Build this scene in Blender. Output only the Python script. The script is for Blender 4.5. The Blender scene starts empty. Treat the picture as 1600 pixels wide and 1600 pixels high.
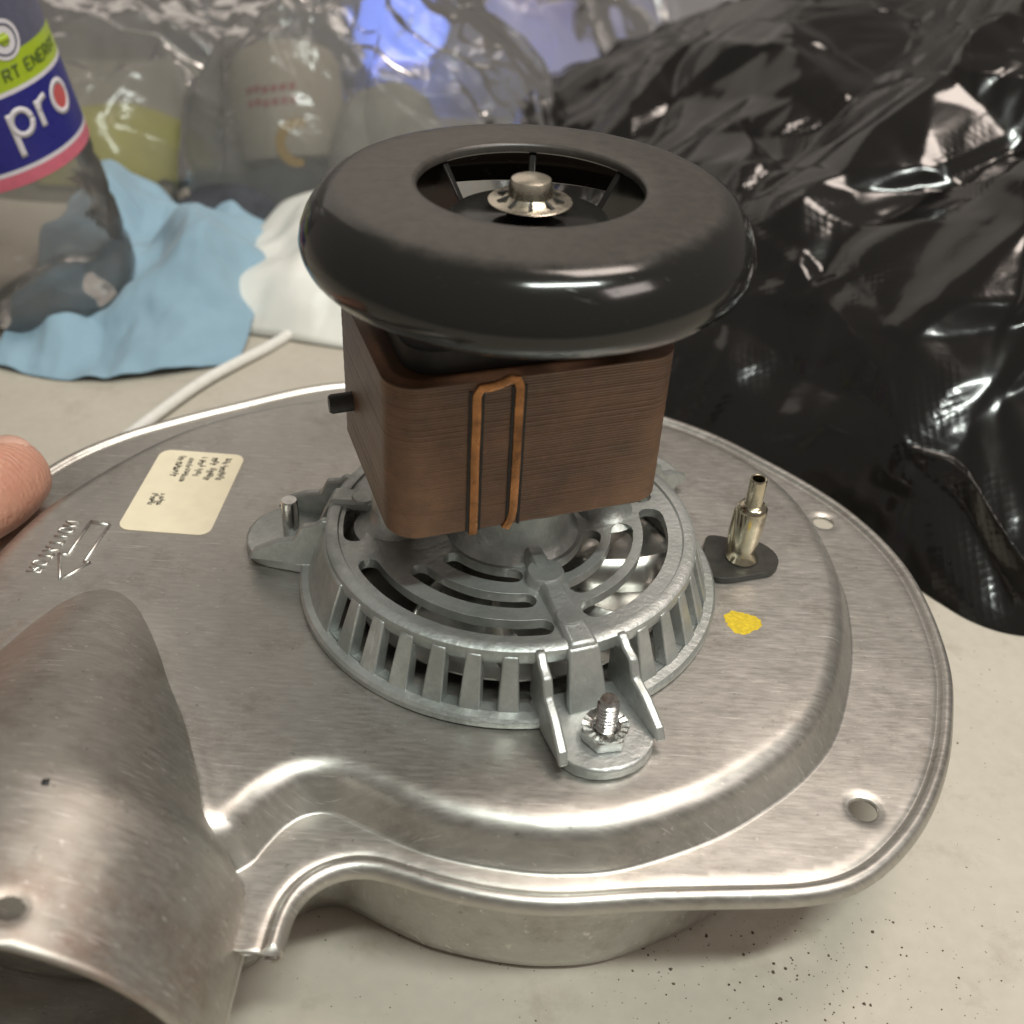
import bpy, bmesh, math, random
import numpy as np
from mathutils import Vector, Matrix, Euler
from mathutils.geometry import delaunay_2d_cdt

MM = 0.001
R = math.radians
rnd = random.Random(7)
rng = np.random.default_rng(11)
scene = bpy.context.scene
COL = scene.collection

# ------------------------------------------------------------------ camera
TABLE = -50.0            # table height in mm; z = 0 is the flat top of the blower housing
cam_data = bpy.data.cameras.new("camera")
cam = bpy.data.objects.new("camera", cam_data); COL.objects.link(cam)
cam_data.sensor_width = 36.0
cam_data.lens = 36.0 * 1700 / 1600
cam_data.clip_start = 0.01; cam_data.clip_end = 50
pitch, roll = R(36.62), R(3.34)
fw = Vector((0, math.cos(pitch), -math.sin(pitch)))
rt = Vector((1, 0, 0)); up = rt.cross(fw)
rt2 = rt * math.cos(roll) + up * math.sin(roll)
up2 = -rt * math.sin(roll) + up * math.cos(roll)
M = Matrix((rt2, up2, -fw)).transposed().to_4x4()
M.translation = Vector((0, -214.5, 179.8)) * MM
cam.matrix_world = M
cam_data.dof.use_dof = True
cam_data.dof.focus_distance = 0.258
cam_data.dof.aperture_fstop = 15.0
scene.camera = cam

# ------------------------------------------------------------------ room light
world = bpy.data.worlds.new("World"); scene.world = world; world.use_nodes = True
bg = world.node_tree.nodes["Background"]
bg.inputs[0].default_value = (1.0, 0.90, 0.80, 1); bg.inputs[1].default_value = 0.23

def area(name, loc, target, sx, sy, power, color):
    d = bpy.data.lights.new(name, 'AREA'); d.shape = 'RECTANGLE'; d.size = sx; d.size_y = sy
    d.energy = power; d.color = color
    o = bpy.data.objects.new(name, d); COL.objects.link(o)
    o.location = loc
    v = Vector(target) - Vector(loc)
    o.rotation_euler = v.to_track_quat('-Z', 'Y').to_euler()
    return o
# a cool tube lamp overhead, a warm ceiling fixture, then two added fill lights
area("tube_lamp", (0.32, -0.46, 1.35), (0.16, 0.0, 0), 0.62, 0.08, 21.0, (0.93, 1.0, 0.93))
area("ceiling_fixture", (0.50, 0.42, 1.7), (0.15, 0.2, 0), 0.55, 0.55, 17.0, (1.0, 0.86, 0.76))
area("wall_fill", (-0.75, 2.1, 1.25), (-0.05, 0.0, 0), 1.9, 1.3, 4.5, (1.0, 0.89, 0.78))  # added fill panel standing in for light off the unseen back wall
area("bag_fill", (1.05, -0.55, 1.15), (0.25, 0.2, 0), 0.55, 0.35, 6.0, (1.0, 0.88, 0.82))  # added lamp, puts more highlights on the front of the rubbish bag
vs = scene.view_settings
vs.view_transform = 'Standard'; vs.look = 'None'; vs.exposure = -0.42; vs.gamma = 1.0
vs.use_curve_mapping = False
scene.cycles.transparent_max_bounces = 16
scene.cycles.max_bounces = 7

# ------------------------------------------------------------------ materials
def new_mat(name):
    m = bpy.data.materials.new(name); m.use_nodes = True
    nt = m.node_tree; nt.nodes.clear()
    out = nt.nodes.new('ShaderNodeOutputMaterial'); p = nt.nodes.new('ShaderNodeBsdfPrincipled')
    nt.links.new(p.outputs[0], out.inputs[0])
    return m, nt, p, out
def N(nt, t, **kw):
    n = nt.nodes.new(t)
    for k, v in kw.items(): setattr(n, k, v)
    return n
def coords(nt, scale=(1, 1, 1), rot=(0, 0, 0)):
    tc = N(nt, 'ShaderNodeTexCoord'); mp = N(nt, 'ShaderNodeMapping')
    mp.inputs['Scale'].default_value = scale; mp.inputs['Rotation'].default_value = rot
    nt.links.new(tc.outputs['Object'], mp.inputs[0]); return mp.outputs[0]
def noise(nt, vec, scale, detail=4, rough=0.55, dist=0.0):
    n = N(nt, 'ShaderNodeTexNoise'); n.inputs['Scale'].default_value = scale
    n.inputs['Detail'].default_value = detail; n.inputs['Roughness'].default_value = rough
    n.inputs['Distortion'].default_value = dist
    nt.links.new(vec, n.inputs['Vector']); return n.outputs['Fac']
def ramp(nt, fac, stops):
    r = N(nt, 'ShaderNodeValToRGB'); e = r.color_ramp.elements
    while len(e) < len(stops): e.new(0.5)
    for el, (pos, c) in zip(e, stops):
        el.position = pos; el.color = c if len(c) == 4 else (*c, 1)
    nt.links.new(fac, r.inputs[0]); return r.outputs[0]
def grey(v): return (v, v, v)
def mixc(nt, fac, a, b, mode='MIX'):
    m = N(nt, 'ShaderNodeMix', data_type='RGBA', blend_type=mode)
    for sock, val in ((m.inputs[0], fac), (m.inputs[6], a), (m.inputs[7], b)):
        if hasattr(val, 'default_value') or hasattr(val, 'links'): nt.links.new(val, sock)
        elif isinstance(val, (int, float)): sock.default_value = val
        else: sock.default_value = (*val, 1) if len(val) == 3 else val
    return m.outputs[2]
def bump(nt, p, height, strength, dist, prev=None):
    b = N(nt, 'ShaderNodeBump'); b.inputs['Strength'].default_value = strength
    b.inputs['Distance'].default_value = dist
    nt.links.new(height, b.inputs['Height'])
    if prev is not None: nt.links.new(prev, b.inputs['Normal'])
    nt.links.new(b.outputs[0], p.inputs['Normal']); return b.outputs[0]
def simple(name, col, rough=0.5, metal=0.0, spec=0.5, coat=0.0, vary=0.12, vscale=300, bstr=0.0, bscale=800, bdist=0.0003, emit=None):
    m, nt, p, out = new_mat(name)
    v = coords(nt)
    f = noise(nt, v, vscale)
    lo = tuple(c * (1 - vary) for c in col); hi = tuple(min(1, c * (1 + vary)) for c in col)
    nt.links.new(ramp(nt, f, [(0.3, lo), (0.7, hi)]), p.inputs['Base Color'])
    f2 = noise(nt, v, vscale * 2.3, 5)
    nt.links.new(ramp(nt, f2, [(0.3, grey(max(0, rough - 0.06))), (0.7, grey(min(1, rough + 0.06)))]), p.inputs['Roughness'])
    p.inputs['Metallic'].default_value = metal
    p.inputs['Specular IOR Level'].default_value = spec
    p.inputs['Coat Weight'].default_value = coat; p.inputs['Coat Roughness'].default_value = 0.12
    if bstr > 0: bump(nt, p, noise(nt, v, bscale, 5), bstr, bdist)
    if emit:
        p.inputs['Emission Color'].default_value = (*emit[0], 1); p.inputs['Emission Strength'].default_value = emit[1]
    return m

def galvanized(name="galvanized_steel", k=(1.0, 1.0, 1.0), r0=0.0):
    m, nt, p, out = new_mat(name)
    v = coords(nt); vb = coords(nt, (190, 1100, 300))
    big = noise(nt, v, 22, 4); streak = noise(nt, vb, 1.0, 5, 0.7)
    base = ramp(nt, big, [(0.25, (0.44 * k[0], 0.425 * k[1], 0.395 * k[2])), (0.75, (0.60 * k[0], 0.58 * k[1], 0.545 * k[2]))])
    st = ramp(nt, streak, [(0.28, grey(0.78)), (0.5, grey(0.97)), (0.72, grey(1.2))])
    c = mixc(nt, 0.55, base, st, 'MULTIPLY')
    pit = ramp(nt, noise(nt, v, 520, 2), [(0.24, grey(0.5)), (0.30, grey(1.0))])
    c = mixc(nt, 0.6, c, pit, 'MULTIPLY')
    stain = ramp(nt, noise(nt, v, 60, 6, 0.75), [(0.30, (0.60, 0.56, 0.52)), (0.48, grey(1.0))])
    c = mixc(nt, 0.55, c, stain, 'MULTIPLY')
    # rust blush towards the outlet end
    sep = N(nt, 'ShaderNodeSeparateXYZ'); tc = N(nt, 'ShaderNodeTexCoord'); nt.links.new(tc.outputs['Object'], sep.inputs[0])
    mr = N(nt, 'ShaderNodeMapRange'); mr.inputs['From Min'].default_value = -0.088; mr.inputs['From Max'].default_value = -0.118
    nt.links.new(sep.outputs['Y'], mr.inputs['Value'])
    mul = N(nt, 'ShaderNodeMath', operation='MULTIPLY'); nt.links.new(mr.outputs[0], mul.inputs[0])
    nt.links.new(ramp(nt, noise(nt, v, 95, 6, 0.7), [(0.44, grey(0)), (0.74, grey(0.6))]), mul.inputs[1])
    c = mixc(nt, mul.outputs[0], c, (0.25, 0.13, 0.085))
    # handling scratches in three directions, only in patches
    rough = ramp(nt, streak, [(0.3, grey(0.36 + r0)), (0.7, grey(0.46 + r0))])
    for kk, (rot, sc, thr) in enumerate(((0.25, (70, 2600, 200), 0.665), (-0.5, (60, 2300, 200), 0.675), (1.25, (80, 2500, 200), 0.68))):
        line = ramp(nt, noise(nt, coords(nt, sc, (0, 0, rot)), 1.0, 2, 0.5), [(thr, grey(0)), (thr + 0.03, grey(1))])
        patch = ramp(nt, noise(nt, v, 26 + 9 * kk, 3), [(0.50, grey(0)), (0.62, grey(0.8))])
        mk = mixc(nt, 1.0, line, patch, 'MULTIPLY')
        c = mixc(nt, mk, c, (0.85, 0.83, 0.80))
    fleck = ramp(nt, noise(nt, coords(nt, (420, 900, 500)), 1.0, 3, 0.6), [(0.66, grey(0)), (0.72, grey(0.6))])
    c = mixc(nt, fleck, c, (0.78, 0.76, 0.73))
    nt.links.new(c, p.inputs['Base Color'])
    p.inputs['Metallic'].default_value = 0.95
    nt.links.new(rough, p.inputs['Roughness'])
    b = bump(nt, p, streak, 0.06, 0.0004)
    bump(nt, p, noise(nt, v, 38, 3), 0.14, 0.004, b)
    return m
def zinc():
    m, nt, p, out = new_mat("cast_zinc")
    v = coords(nt)
    a = noise(nt, v, 120, 6, 0.7); 
    c = ramp(nt, a, [(0.25, (0.40, 0.41, 0.40)), (0.55, (0.57, 0.58, 0.565)), (0.8, (0.72, 0.725, 0.70))])
    d = ramp(nt, noise(nt, v, 45, 4), [(0.35, (0.66, 0.70, 0.68)), (0.6, (1, 1, 1))])
    nt.links.new(mixc(nt, 0.8, c, d, 'MULTIPLY'), p.inputs['Base Color'])
    p.inputs['Metallic'].default_value = 0.82
    nt.links.new(ramp(nt, a, [(0.3, grey(0.5)), (0.7, grey(0.34))]), p.inputs['Roughness'])
    b = bump(nt, p, noise(nt, v, 700, 5, 0.7), 0.35, 0.0005); bump(nt, p, noise(nt, v, 180, 3, 0.6), 0.25, 0.0012, b)
    return m
def lamination():
    m, nt, p, out = new_mat("varnished_laminations")
    v = coords(nt); vl = coords(nt, (26, 26, 7600))
    layer = noise(nt, vl, 1.0, 3, 0.6)
    big = noise(nt, v, 75, 6, 0.7)
    c = ramp(nt, big, [(0.28, (0.085, 0.042, 0.021)), (0.52, (0.145, 0.070, 0.032)), (0.75, (0.21, 0.100, 0.043))])
    wv = N(nt, 'ShaderNodeTexWave', bands_direction='Z'); wv.inputs['Scale'].default_value = 491; wv.inputs['Distortion'].default_value = 0.6
    wv.inputs['Detail'].default_value = 1; nt.links.new(v, wv.inputs['Vector'])
    s = mixc(nt, 0.35, ramp(nt, wv.outputs['Fac'], [(0.1, grey(0.80)), (0.6, grey(1.06))]), ramp(nt, layer, [(0.3, grey(0.8)), (0.7, grey(1.15))]))
    c = mixc(nt, 0.8, c, s, 'MULTIPLY')
    rust = ramp(nt, noise(nt, v, 240, 6, 0.75), [(0.56, grey(0)), (0.72, grey(0.75))])
    c = mixc(nt, rust, c, (0.20, 0.094, 0.042))
    spk = ramp(nt, noise(nt, v, 1500, 2), [(0.26, grey(0.35)), (0.33, grey(1))])
    nt.links.new(mixc(nt, 0.7, c, spk, 'MULTIPLY'), p.inputs['Base Color'])
    nt.links.new(ramp(nt, layer, [(0.3, grey(0.55)), (0.7, grey(0.36))]), p.inputs['Roughness'])
    p.inputs['Coat Weight'].default_value = 0.25; p.inputs['Coat Roughness'].default_value = 0.35
    b = bump(nt, p, wv.outputs['Fac'], 0.25, 0.0003); bump(nt, p, noise(nt, v, 900, 5, 0.7), 0.35, 0.0004, b)
    return m
def fan_mat():
    m, nt, p, out = new_mat("black_fan_plastic")
    v = coords(nt)
    ln = N(nt, 'ShaderNodeVectorMath', operation='LENGTH'); mp = coords(nt, (1, 1, 0)); nt.links.new(mp, ln.inputs[0])
    ad = N(nt, 'ShaderNodeMath', operation='MULTIPLY_ADD'); nt.links.new(noise(nt, v, 120, 5, 0.7), ad.inputs[0]); ad.inputs[1].default_value = 0.004; nt.links.new(ln.outputs['Value'], ad.inputs[2])
    mr = N(nt, 'ShaderNodeMapRange', interpolation_type='SMOOTHSTEP'); mr.inputs['From Min'].default_value = 0.0395; mr.inputs['From Max'].default_value = 0.0435
    nt.links.new(ad.outputs[0], mr.inputs['Value'])
    dust_sheen = ramp(nt, noise(nt, v, 350, 5, 0.7), [(0.3, (0.038, 0.033, 0.029)), (0.7, (0.060, 0.052, 0.046))])  # dusty satin top, paler because a ceiling reflection is painted into its colour
    nt.links.new(mixc(nt, mr.outputs[0], dust_sheen, (0.013, 0.0125, 0.0115)), p.inputs['Base Color'])
    scr = ramp(nt, noise(nt, coords(nt, (90, 1800, 500), (0, 0, 0.7)), 1.0, 2), [(0.66, grey(0.0)), (0.70, grey(0.18))])
    r0 = mixc(nt, mr.outputs[0], grey(0.36), grey(0.13))
    nt.links.new(mixc(nt, 1.0, r0, scr, 'ADD'), p.inputs['Roughness'])
    p.inputs['Specular IOR Level'].default_value = 0.55
    bump(nt, p, noise(nt, v, 150, 3), 0.04, 0.0006)
    return m
def tabletop_mat():
    m, nt, p, out = new_mat("beige_laminate")
    v = coords(nt)
    big = noise(nt, v, 9, 5, 0.6); fine = noise(nt, v, 260, 4)
    c = ramp(nt, big, [(0.3, (0.45, 0.41, 0.345)), (0.7, (0.535, 0.49, 0.42))])
    c = mixc(nt, 0.5, c, ramp(nt, fine, [(0.3, grey(0.90)), (0.7, grey(1.06))]), 'MULTIPLY')
    stain = ramp(nt, noise(nt, v, 55, 6, 0.7), [(0.56, grey(1)), (0.76, (0.66, 0.60, 0.54))])
    c = mixc(nt, 0.6, c, stain, 'MULTIPLY')
    dot = ramp(nt, noise(nt, v, 900, 1), [(0.235, (0.25, 0.2, 0.16)), (0.26, grey(1))])
    c = mixc(nt, 0.8, c, dot, 'MULTIPLY')
    nt.links.new(c, p.inputs['Base Color'])
    nt.links.new(ramp(nt, noise(nt, v, 40, 5), [(0.3, grey(0.42)), (0.7, grey(0.58))]), p.inputs['Roughness'])
    bump(nt, p, fine, 0.06, 0.0003)
    return m
def film(name, tint, gloss, haze, rough=0.16, alpha=0.75, bscale=60, bst=0.3):
    m, nt, p, out = new_mat(name)
    nt.nodes.remove(p)
    v = coords(nt)
    tr = N(nt, 'ShaderNodeBsdfTransparent'); tr.inputs[0].default_value = (*tint, 1)
    gl = N(nt, 'ShaderNodeBsdfGlossy'); gl.inputs['Roughness'].default_value = rough
    df = N(nt, 'ShaderNodeBsdfDiffuse'); df.inputs[0].default_value = (*haze, 1)
    tl = N(nt, 'ShaderNodeBsdfTranslucent'); tl.inputs[0].default_value = (*haze, 1)
    b = N(nt, 'ShaderNodeBump'); b.inputs['Strength'].default_value = bst; b.inputs['Distance'].default_value = 0.003
    nt.links.new(noise(nt, v, bscale, 4, 0.6, 0.8), b.inputs['Height'])
    for s in (gl, df, tl): nt.links.new(b.outputs[0], s.inputs['Normal'])
    m0 = N(nt, 'ShaderNodeMixShader'); m0.inputs[0].default_value = 0.5
    nt.links.new(df.outputs[0], m0.inputs[1]); nt.links.new(tl.outputs[0], m0.inputs[2])
    m1 = N(nt, 'ShaderNodeMixShader'); m1.inputs[0].default_value = alpha
    nt.links.new(m0.outputs[0], m1.inputs[1]); nt.links.new(tr.outputs[0], m1.inputs[2])
    lw = N(nt, 'ShaderNodeFresnel'); lw.inputs[0].default_value = gloss
    nt.links.new(b.outputs[0], lw.inputs['Normal'])
    m2 = N(nt, 'ShaderNodeMixShader'); nt.links.new(lw.outputs[0], m2.inputs[0])
    nt.links.new(m1.outputs[0], m2.inputs[1]); nt.links.new(gl.outputs[0], m2.inputs[2])
    nt.links.new(m2.outputs[0], out.inputs[0])
    return m
def black_film():
    m, nt, p, out = new_mat("black_polythene")
    v = coords(nt)
    p.inputs['Base Color'].default_value = (0.006, 0.0055, 0.005, 1)
    nt.links.new(ramp(nt, noise(nt, v, 14, 4), [(0.35, grey(0.10)), (0.65, grey(0.19))]), p.inputs['Roughness'])
    p.inputs['Specular IOR Level'].default_value = 0.75
    # embossed dot texture where the film is stretched, plus soft crinkle
    mp = coords(nt, (1, 1, 1), (0.5, 0.4, 0.6))
    vor = N(nt, 'ShaderNodeTexVoronoi'); vor.inputs['Scale'].default_value = 420; vor.inputs['Randomness'].default_value = 0.15
    nt.links.new(mp, vor.inputs['Vector'])
    mask = ramp(nt, noise(nt, v, 16, 2), [(0.52, grey(0)), (0.60, grey(1))])
    mm = N(nt, 'ShaderNodeMath', operation='MULTIPLY')
    nt.links.new(vor.outputs['Distance'], mm.inputs[0]); nt.links.new(mask, mm.inputs[1])
    b = bump(nt, p, noise(nt, v, 60, 3, 0.5, 0.6), 0.08, 0.003)
    bump(nt, p, mm.outputs[0], 0.13, 0.001, b)
    return m
def skin_mat():
    m, nt, p, out = new_mat("skin")
    v = coords(nt)
    a = noise(nt, v, 60, 4); f = noise(nt, v, 900, 4)
    nt.links.new(ramp(nt, a, [(0.3, (0.50, 0.235, 0.165)), (0.7, (0.60, 0.33, 0.24))]), p.inputs['Base Color'])
    p.inputs['Roughness'].default_value = 0.42
    p.inputs['Subsurface Weight'].default_value = 0.25
    p.inputs['Subsurface Radius'].default_value = (0.006, 0.002, 0.001); p.inputs['Subsurface Scale'].default_value = 0.6
    wv = N(nt, 'ShaderNodeTexWave', bands_direction='Y'); wv.inputs['Scale'].default_value = 160; wv.inputs['Distortion'].default_value = 9; wv.inputs['Detail'].default_value = 3
    nt.links.new(v, wv.inputs['Vector'])
    b = bump(nt, p, f, 0.3, 0.0005); b = bump(nt, p, wv.outputs['Fac'], 0.25, 0.0006, b); bump(nt, p, noise(nt, v, 130, 4, 0.6), 0.35, 0.002, b)
    return m
def towel_mat():
    m, nt, p, out = new_mat("blue_paper_towel")
    v = coords(nt)
    a = noise(nt, v, 35, 4); f = noise(nt, v, 1200, 5)
    nt.links.new(ramp(nt, a, [(0.3, (0.225, 0.345, 0.435)), (0.7, (0.27, 0.405, 0.505))]), p.inputs['Base Color'])
    p.inputs['Roughness'].default_value = 0.9
    p.inputs['Sheen Weight'].default_value = 0.15
    bump(nt, p, f, 0.3, 0.0005)
    return m

MT = dict(
    galv=galvanized(), galv_darker=galvanized('darker_galvanized_steel', (0.86, 0.84, 0.82), 0.06), zinc=zinc(), lam=lamination(), table=tabletop_mat(), bag=black_film(), skin=skin_mat(), towel=towel_mat(),  # outlet duct gets a darker, slightly warmer and rougher copy of the galvanized steel
    copper=simple("varnished_copper", (0.30, 0.135, 0.05), 0.30, 0.85, coat=0.2, vary=0.5, vscale=210, bstr=0.35, bscale=500),
    fan=simple("gloss_black_plastic", (0.014, 0.0135, 0.0125), 0.16, 0, 0.5, vary=0.15, vscale=60, bstr=0.05, bscale=150, bdist=0.0006),
    fantop=simple("satin_black_plastic", (0.060, 0.052, 0.047), 0.38, 0, 0.7, vary=0.2, vscale=90, bstr=0.08, bscale=900),
    dark=simple("matte_black", (0.012, 0.011, 0.010), 0.6, vary=0.3),
    rubber=simple("black_rubber", (0.028, 0.026, 0.022), 0.5, vary=0.3, bstr=0.2),
    plated=simple("plated_steel", (0.66, 0.66, 0.64), 0.22, 1.0, vary=0.15, vscale=500, bstr=0.1),
    nickel=simple("nickel_tube", (0.62, 0.56, 0.43), 0.20, 1.0, vary=0.2, vscale=200, bstr=0.08, bscale=300),
    brassy=simple("warm_steel", (0.76, 0.70, 0.58), 0.28, 1.0, vary=0.2, vscale=300),
    alu=simple("aluminium_sheet", (0.66, 0.645, 0.61), 0.34, 1.0, vary=0.12, vscale=150, bstr=0.1),
    paper=simple("cream_label", (0.80, 0.71, 0.53), 0.55, vary=0.04, vscale=200),
    ink=simple("grey_ink", (0.26, 0.23, 0.18), 0.6, vary=0.35, vscale=1500),
    yellow=simple("yellow_paint", (0.60, 0.43, 0.02), 0.5, vary=0.25, vscale=900, bstr=0.3),
    white=simple("white_pouch", (0.74, 0.735, 0.69), 0.42, vary=0.05, vscale=60, bstr=0.15, bscale=60, bdist=0.002),
    cable=simple("white_cable", (0.74, 0.72, 0.68), 0.35, vary=0.05),
    green=simple("label_green", (0.36, 0.47, 0.025), 0.35, vary=0.05), navy=simple("label_navy", (0.022, 0.022, 0.19), 0.32, vary=0.08),
    pink=simple("label_pink", (0.58, 0.135, 0.19), 0.35, vary=0.08), lwhite=simple("label_white", (0.66, 0.62, 0.66), 0.4, vary=0.05),
    lred=simple("label_red", (0.50, 0.09, 0.09), 0.4, vary=0.05), lgrey=simple("label_slate", (0.105, 0.105, 0.15), 0.35, vary=0.08),
    lgreen_ink=simple("label_dark_green", (0.10, 0.15, 0.02), 0.4, vary=0.1),
    cream=simple("cream_carton", (0.60, 0.53, 0.43), 0.55, vary=0.06), gold=simple("gold_print", (0.58, 0.34, 0.02), 0.45, vary=0.1),
    greyp=simple("grey_card", (0.42, 0.40, 0.36), 0.6, vary=0.15, vscale=80), limeyellow=simple("yellow_cloth", (0.62, 0.58, 0.07), 0.8, vary=0.12, vscale=80),
    orange=simple("orange_plastic", (0.34, 0.095, 0.018), 0.5, vary=0.15), ledblue=simple("blue_led", (0.1, 0.2, 0.9), 0.5, emit=((0.16, 0.28, 1.0), 20.0)),
    darkcloth=simple("dark_cloth", (0.04, 0.042, 0.05), 0.85, vary=0.3, vscale=90), brownbox=simple("brown_card", (0.26, 0.21, 0.17), 0.7, vary=0.2, vscale=50),
    crumb=simple("dark_crumbs", (0.11, 0.08, 0.055), 0.8, vary=0.5, vscale=3000), nail=simple("finger_nail", (0.62, 0.37, 0.29), 0.3, vary=0.06),
    pet=film("clear_bottle_plastic", (0.93, 0.92, 0.91), 1.30, (0.48, 0.46, 0.44), 0.12, 0.72, 40),
    clear=film("clear_bag_film", (0.88, 0.88, 0.87), 1.30, (0.36, 0.355, 0.34), 0.14, 0.48, 50),
    cloudy=film("cloudy_bag_film", (0.90, 0.90, 0.92), 1.30, (0.52, 0.50, 0.52), 0.16, 0.34, 45),
)
# ------------------------------------------------------------------ mesh helpers (all in mm)
def mesh(name, V, F, mat, parent=None, smooth=True, sharp=None, label=None):
    me = bpy.data.meshes.new(name)
    me.from_pydata([tuple(float(c) * MM for c in v) for v in V], [], [tuple(int(i) for i in f) for f in F])
    me.validate()
    me.materials.append(MT[mat] if isinstance(mat, str) else mat)
    if smooth:
        me.polygons.foreach_set('use_smooth', [True] * len(me.polygons))
        if sharp: me.set_sharp_from_angle(angle=R(sharp))
    me.update()
    o = bpy.data.objects.new(name, me); COL.objects.link(o)
    if parent: o.parent = parent
    if label: o['label'] = label
    return o
def fix_normals(o):
    bm = bmesh.new(); bm.from_mesh(o.data); bmesh.ops.recalc_face_normals(bm, faces=bm.faces); bm.to_mesh(o.data); bm.free(); o.data.update()
def bevel(o, w, seg=2, ang=35):
    b = o.modifiers.new('bevel', 'BEVEL'); b.width = w * MM; b.segments = seg; b.limit_method = 'ANGLE'; b.angle_limit = R(ang)
    b.harden_normals = False
    return o
def thing(name, label, cat, group=None, loc=(0, 0, 0)):
    o = bpy.data.objects.new(name, None); COL.objects.link(o); o.empty_display_size = 0.01
    o.location = Vector(loc) * MM
    return tag(o, label, cat, group)
def tag(o, label, cat, group=None, kind=None):
    if label: o['label'] = label
    if cat: o['category'] = cat
    if group: o['group'] = group
    if kind: o['kind'] = kind
    return o
def lathe(name, prof, mat, parent=None, seg=64, c=(0, 0, 0), close=False, sharp=40, sq=None):
    V, F = [], []
    for r, z in prof:
        for k in range(seg):
            a = 2 * math.pi * k / seg
            V.append((c[0] + r * math.cos(a), c[1] + r * math.sin(a), c[2] + z))
    n = len(prof)
    for i in range(n - 1 + (1 if close else 0)):
        j = (i + 1) % n
        for k in range(seg):
            k2 = (k + 1) % seg
            F.append((i * seg + k, i * seg + k2, j * seg + k2, j * seg + k))
    if not close:
        if prof[0][0] > 1e-6: F.append(tuple(range(seg))[::-1])
        if prof[-1][0] > 1e-6: F.append(tuple((n - 1) * seg + k for k in range(seg)))
    o = mesh(name, V, F, mat, parent, sharp=sharp); fix_normals(o); return o
def tube(name, path, rad, mat, parent=None, seg=12, cap=True, flat=1.0):
    P = [Vector(p) for p in path]; V, F = [], []
    rads = rad if hasattr(rad, '__len__') else [rad] * len(P)
    prev = None
    for i, p in enumerate(P):
        t = (P[min(i + 1, len(P) - 1)] - P[max(i - 1, 0)]).normalized()
        if prev is None:
            ref = Vector((0, 0, 1)) if abs(t.z) < 0.9 else Vector((1, 0, 0)); n1 = t.cross(ref).normalized()
        else: n1 = (prev - t * prev.dot(t)).normalized()
        prev = n1; n2 = t.cross(n1)
        for k in range(seg):
            a = 2 * math.pi * k / seg
            V.append(p + n1 * math.cos(a) * rads[i] + n2 * math.sin(a) * rads[i] * flat)
    for i in range(len(P) - 1):
        for k in range(seg):
            k2 = (k + 1) % seg; F.append((i * seg + k, i * seg + k2, (i + 1) * seg + k2, (i + 1) * seg + k))
    if cap: F.append(tuple(range(seg))[::-1]); F.append(tuple((len(P) - 1) * seg + k for k in range(seg)))
    return mesh(name, V, F, mat, parent, sharp=50)
def spline(pts, step=2.0, closed=False):
    P = [np.array(p, float) for p in pts]; n = len(P); out = []
    rngi = range(n if closed else n - 1)
    for i in rngi:
        g = (lambda k: P[k % n]) if closed else (lambda k: P[min(max(k, 0), n - 1)])
        p0, p1, p2, p3 = g(i - 1), g(i), g(i + 1), g(i + 2)
        L = np.linalg.norm(p2 - p1); m = max(1, int(round(L / step)))
        for k in range(m):
            t = k / m
            out.append(0.5 * ((2 * p1) + (-p0 + p2) * t + (2 * p0 - 5 * p1 + 4 * p2 - p3) * t * t + (-p0 + 3 * p1 - 3 * p2 + p3) * t ** 3))
    if not closed: out.append(P[-1])
    return np.array(out)
def inside(poly, pts):
    x, y = pts[:, 0], pts[:, 1]; r = np.zeros(len(pts), bool)
    px, py = poly[:, 0], poly[:, 1]; qx, qy = np.roll(px, -1), np.roll(py, -1)
    for a, b, c, d in zip(px, py, qx, qy):
        if b == d: continue
        m = ((b > y) != (d > y)) & (x < (c - a) * (y - b) / (d - b) + a); r ^= m
    return r
def dist_poly(poly, pts, closed=True):
    A = poly if closed else poly[:-1]; B = np.roll(poly, -1, 0) if closed else poly[1:]
    D = B - A; L2 = (D ** 2).sum(1) + 1e-12; best = np.full(len(pts), 1e9)
    for s in range(0, len(pts), 4000):
        p = pts[s:s + 4000]
        W = p[:, None, :] - A[None]; t = np.clip((W * D[None]).sum(2) / L2[None], 0, 1)
        q = W - t[..., None] * D[None]; best[s:s + 4000] = np.sqrt((q ** 2).sum(2).min(1))
    return best
def plate(name, outer, holes, z0, z1, mat, parent=None, bev=0.0, sharp=35):
    loops = [np.array(outer, float)] + [np.array(h, float) for h in holes]
    pts, edges = [], []
    for L in loops:
        s = len(pts); n = len(L); pts += [Vector((p[0], p[1])) for p in L]; edges += [(s + k, s + (k + 1) % n) for k in range(n)]
    v, e, f, *_ = delaunay_2d_cdt(pts, edges, [], 0, 1e-5)
    v2 = np.array([(p.x, p.y) for p in v]); f = [tuple(t) for t in f]
    cen = np.array([v2[list(t)].mean(0) for t in f])
    keep = inside(loops[0], cen)
    for h in loops[1:]: keep &= ~inside(h, cen)
    f = [t for t, k in zip(f, keep) if k]
    n = len(v2)
    V = [(p[0], p[1], z1) for p in v2] + [(p[0], p[1], z0) for p in v2]
    cnt = {}
    for t in f:
        for a, b in zip(t, t[1:] + t[:1]): cnt[(a, b)] = 1
    F = list(f) + [tuple(i + n for i in t[::-1]) for t in f]
    for (a, b) in cnt:
        if (b, a) not in cnt: F.append((b, a, a + n, b + n))
    o = mesh(name, V, F, mat, parent, sharp=sharp); fix_normals(o)
    bm = bmesh.new(); bm.from_mesh(o.data)
    bmesh.ops.dissolve_limit(bm, angle_limit=R(1), verts=bm.verts, edges=bm.edges); bmesh.ops.triangulate(bm, faces=[q for q in bm.faces if len(q.verts) > 4])
    bm.to_mesh(o.data); bm.free()
    if bev: bevel(o, bev)
    return o
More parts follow.
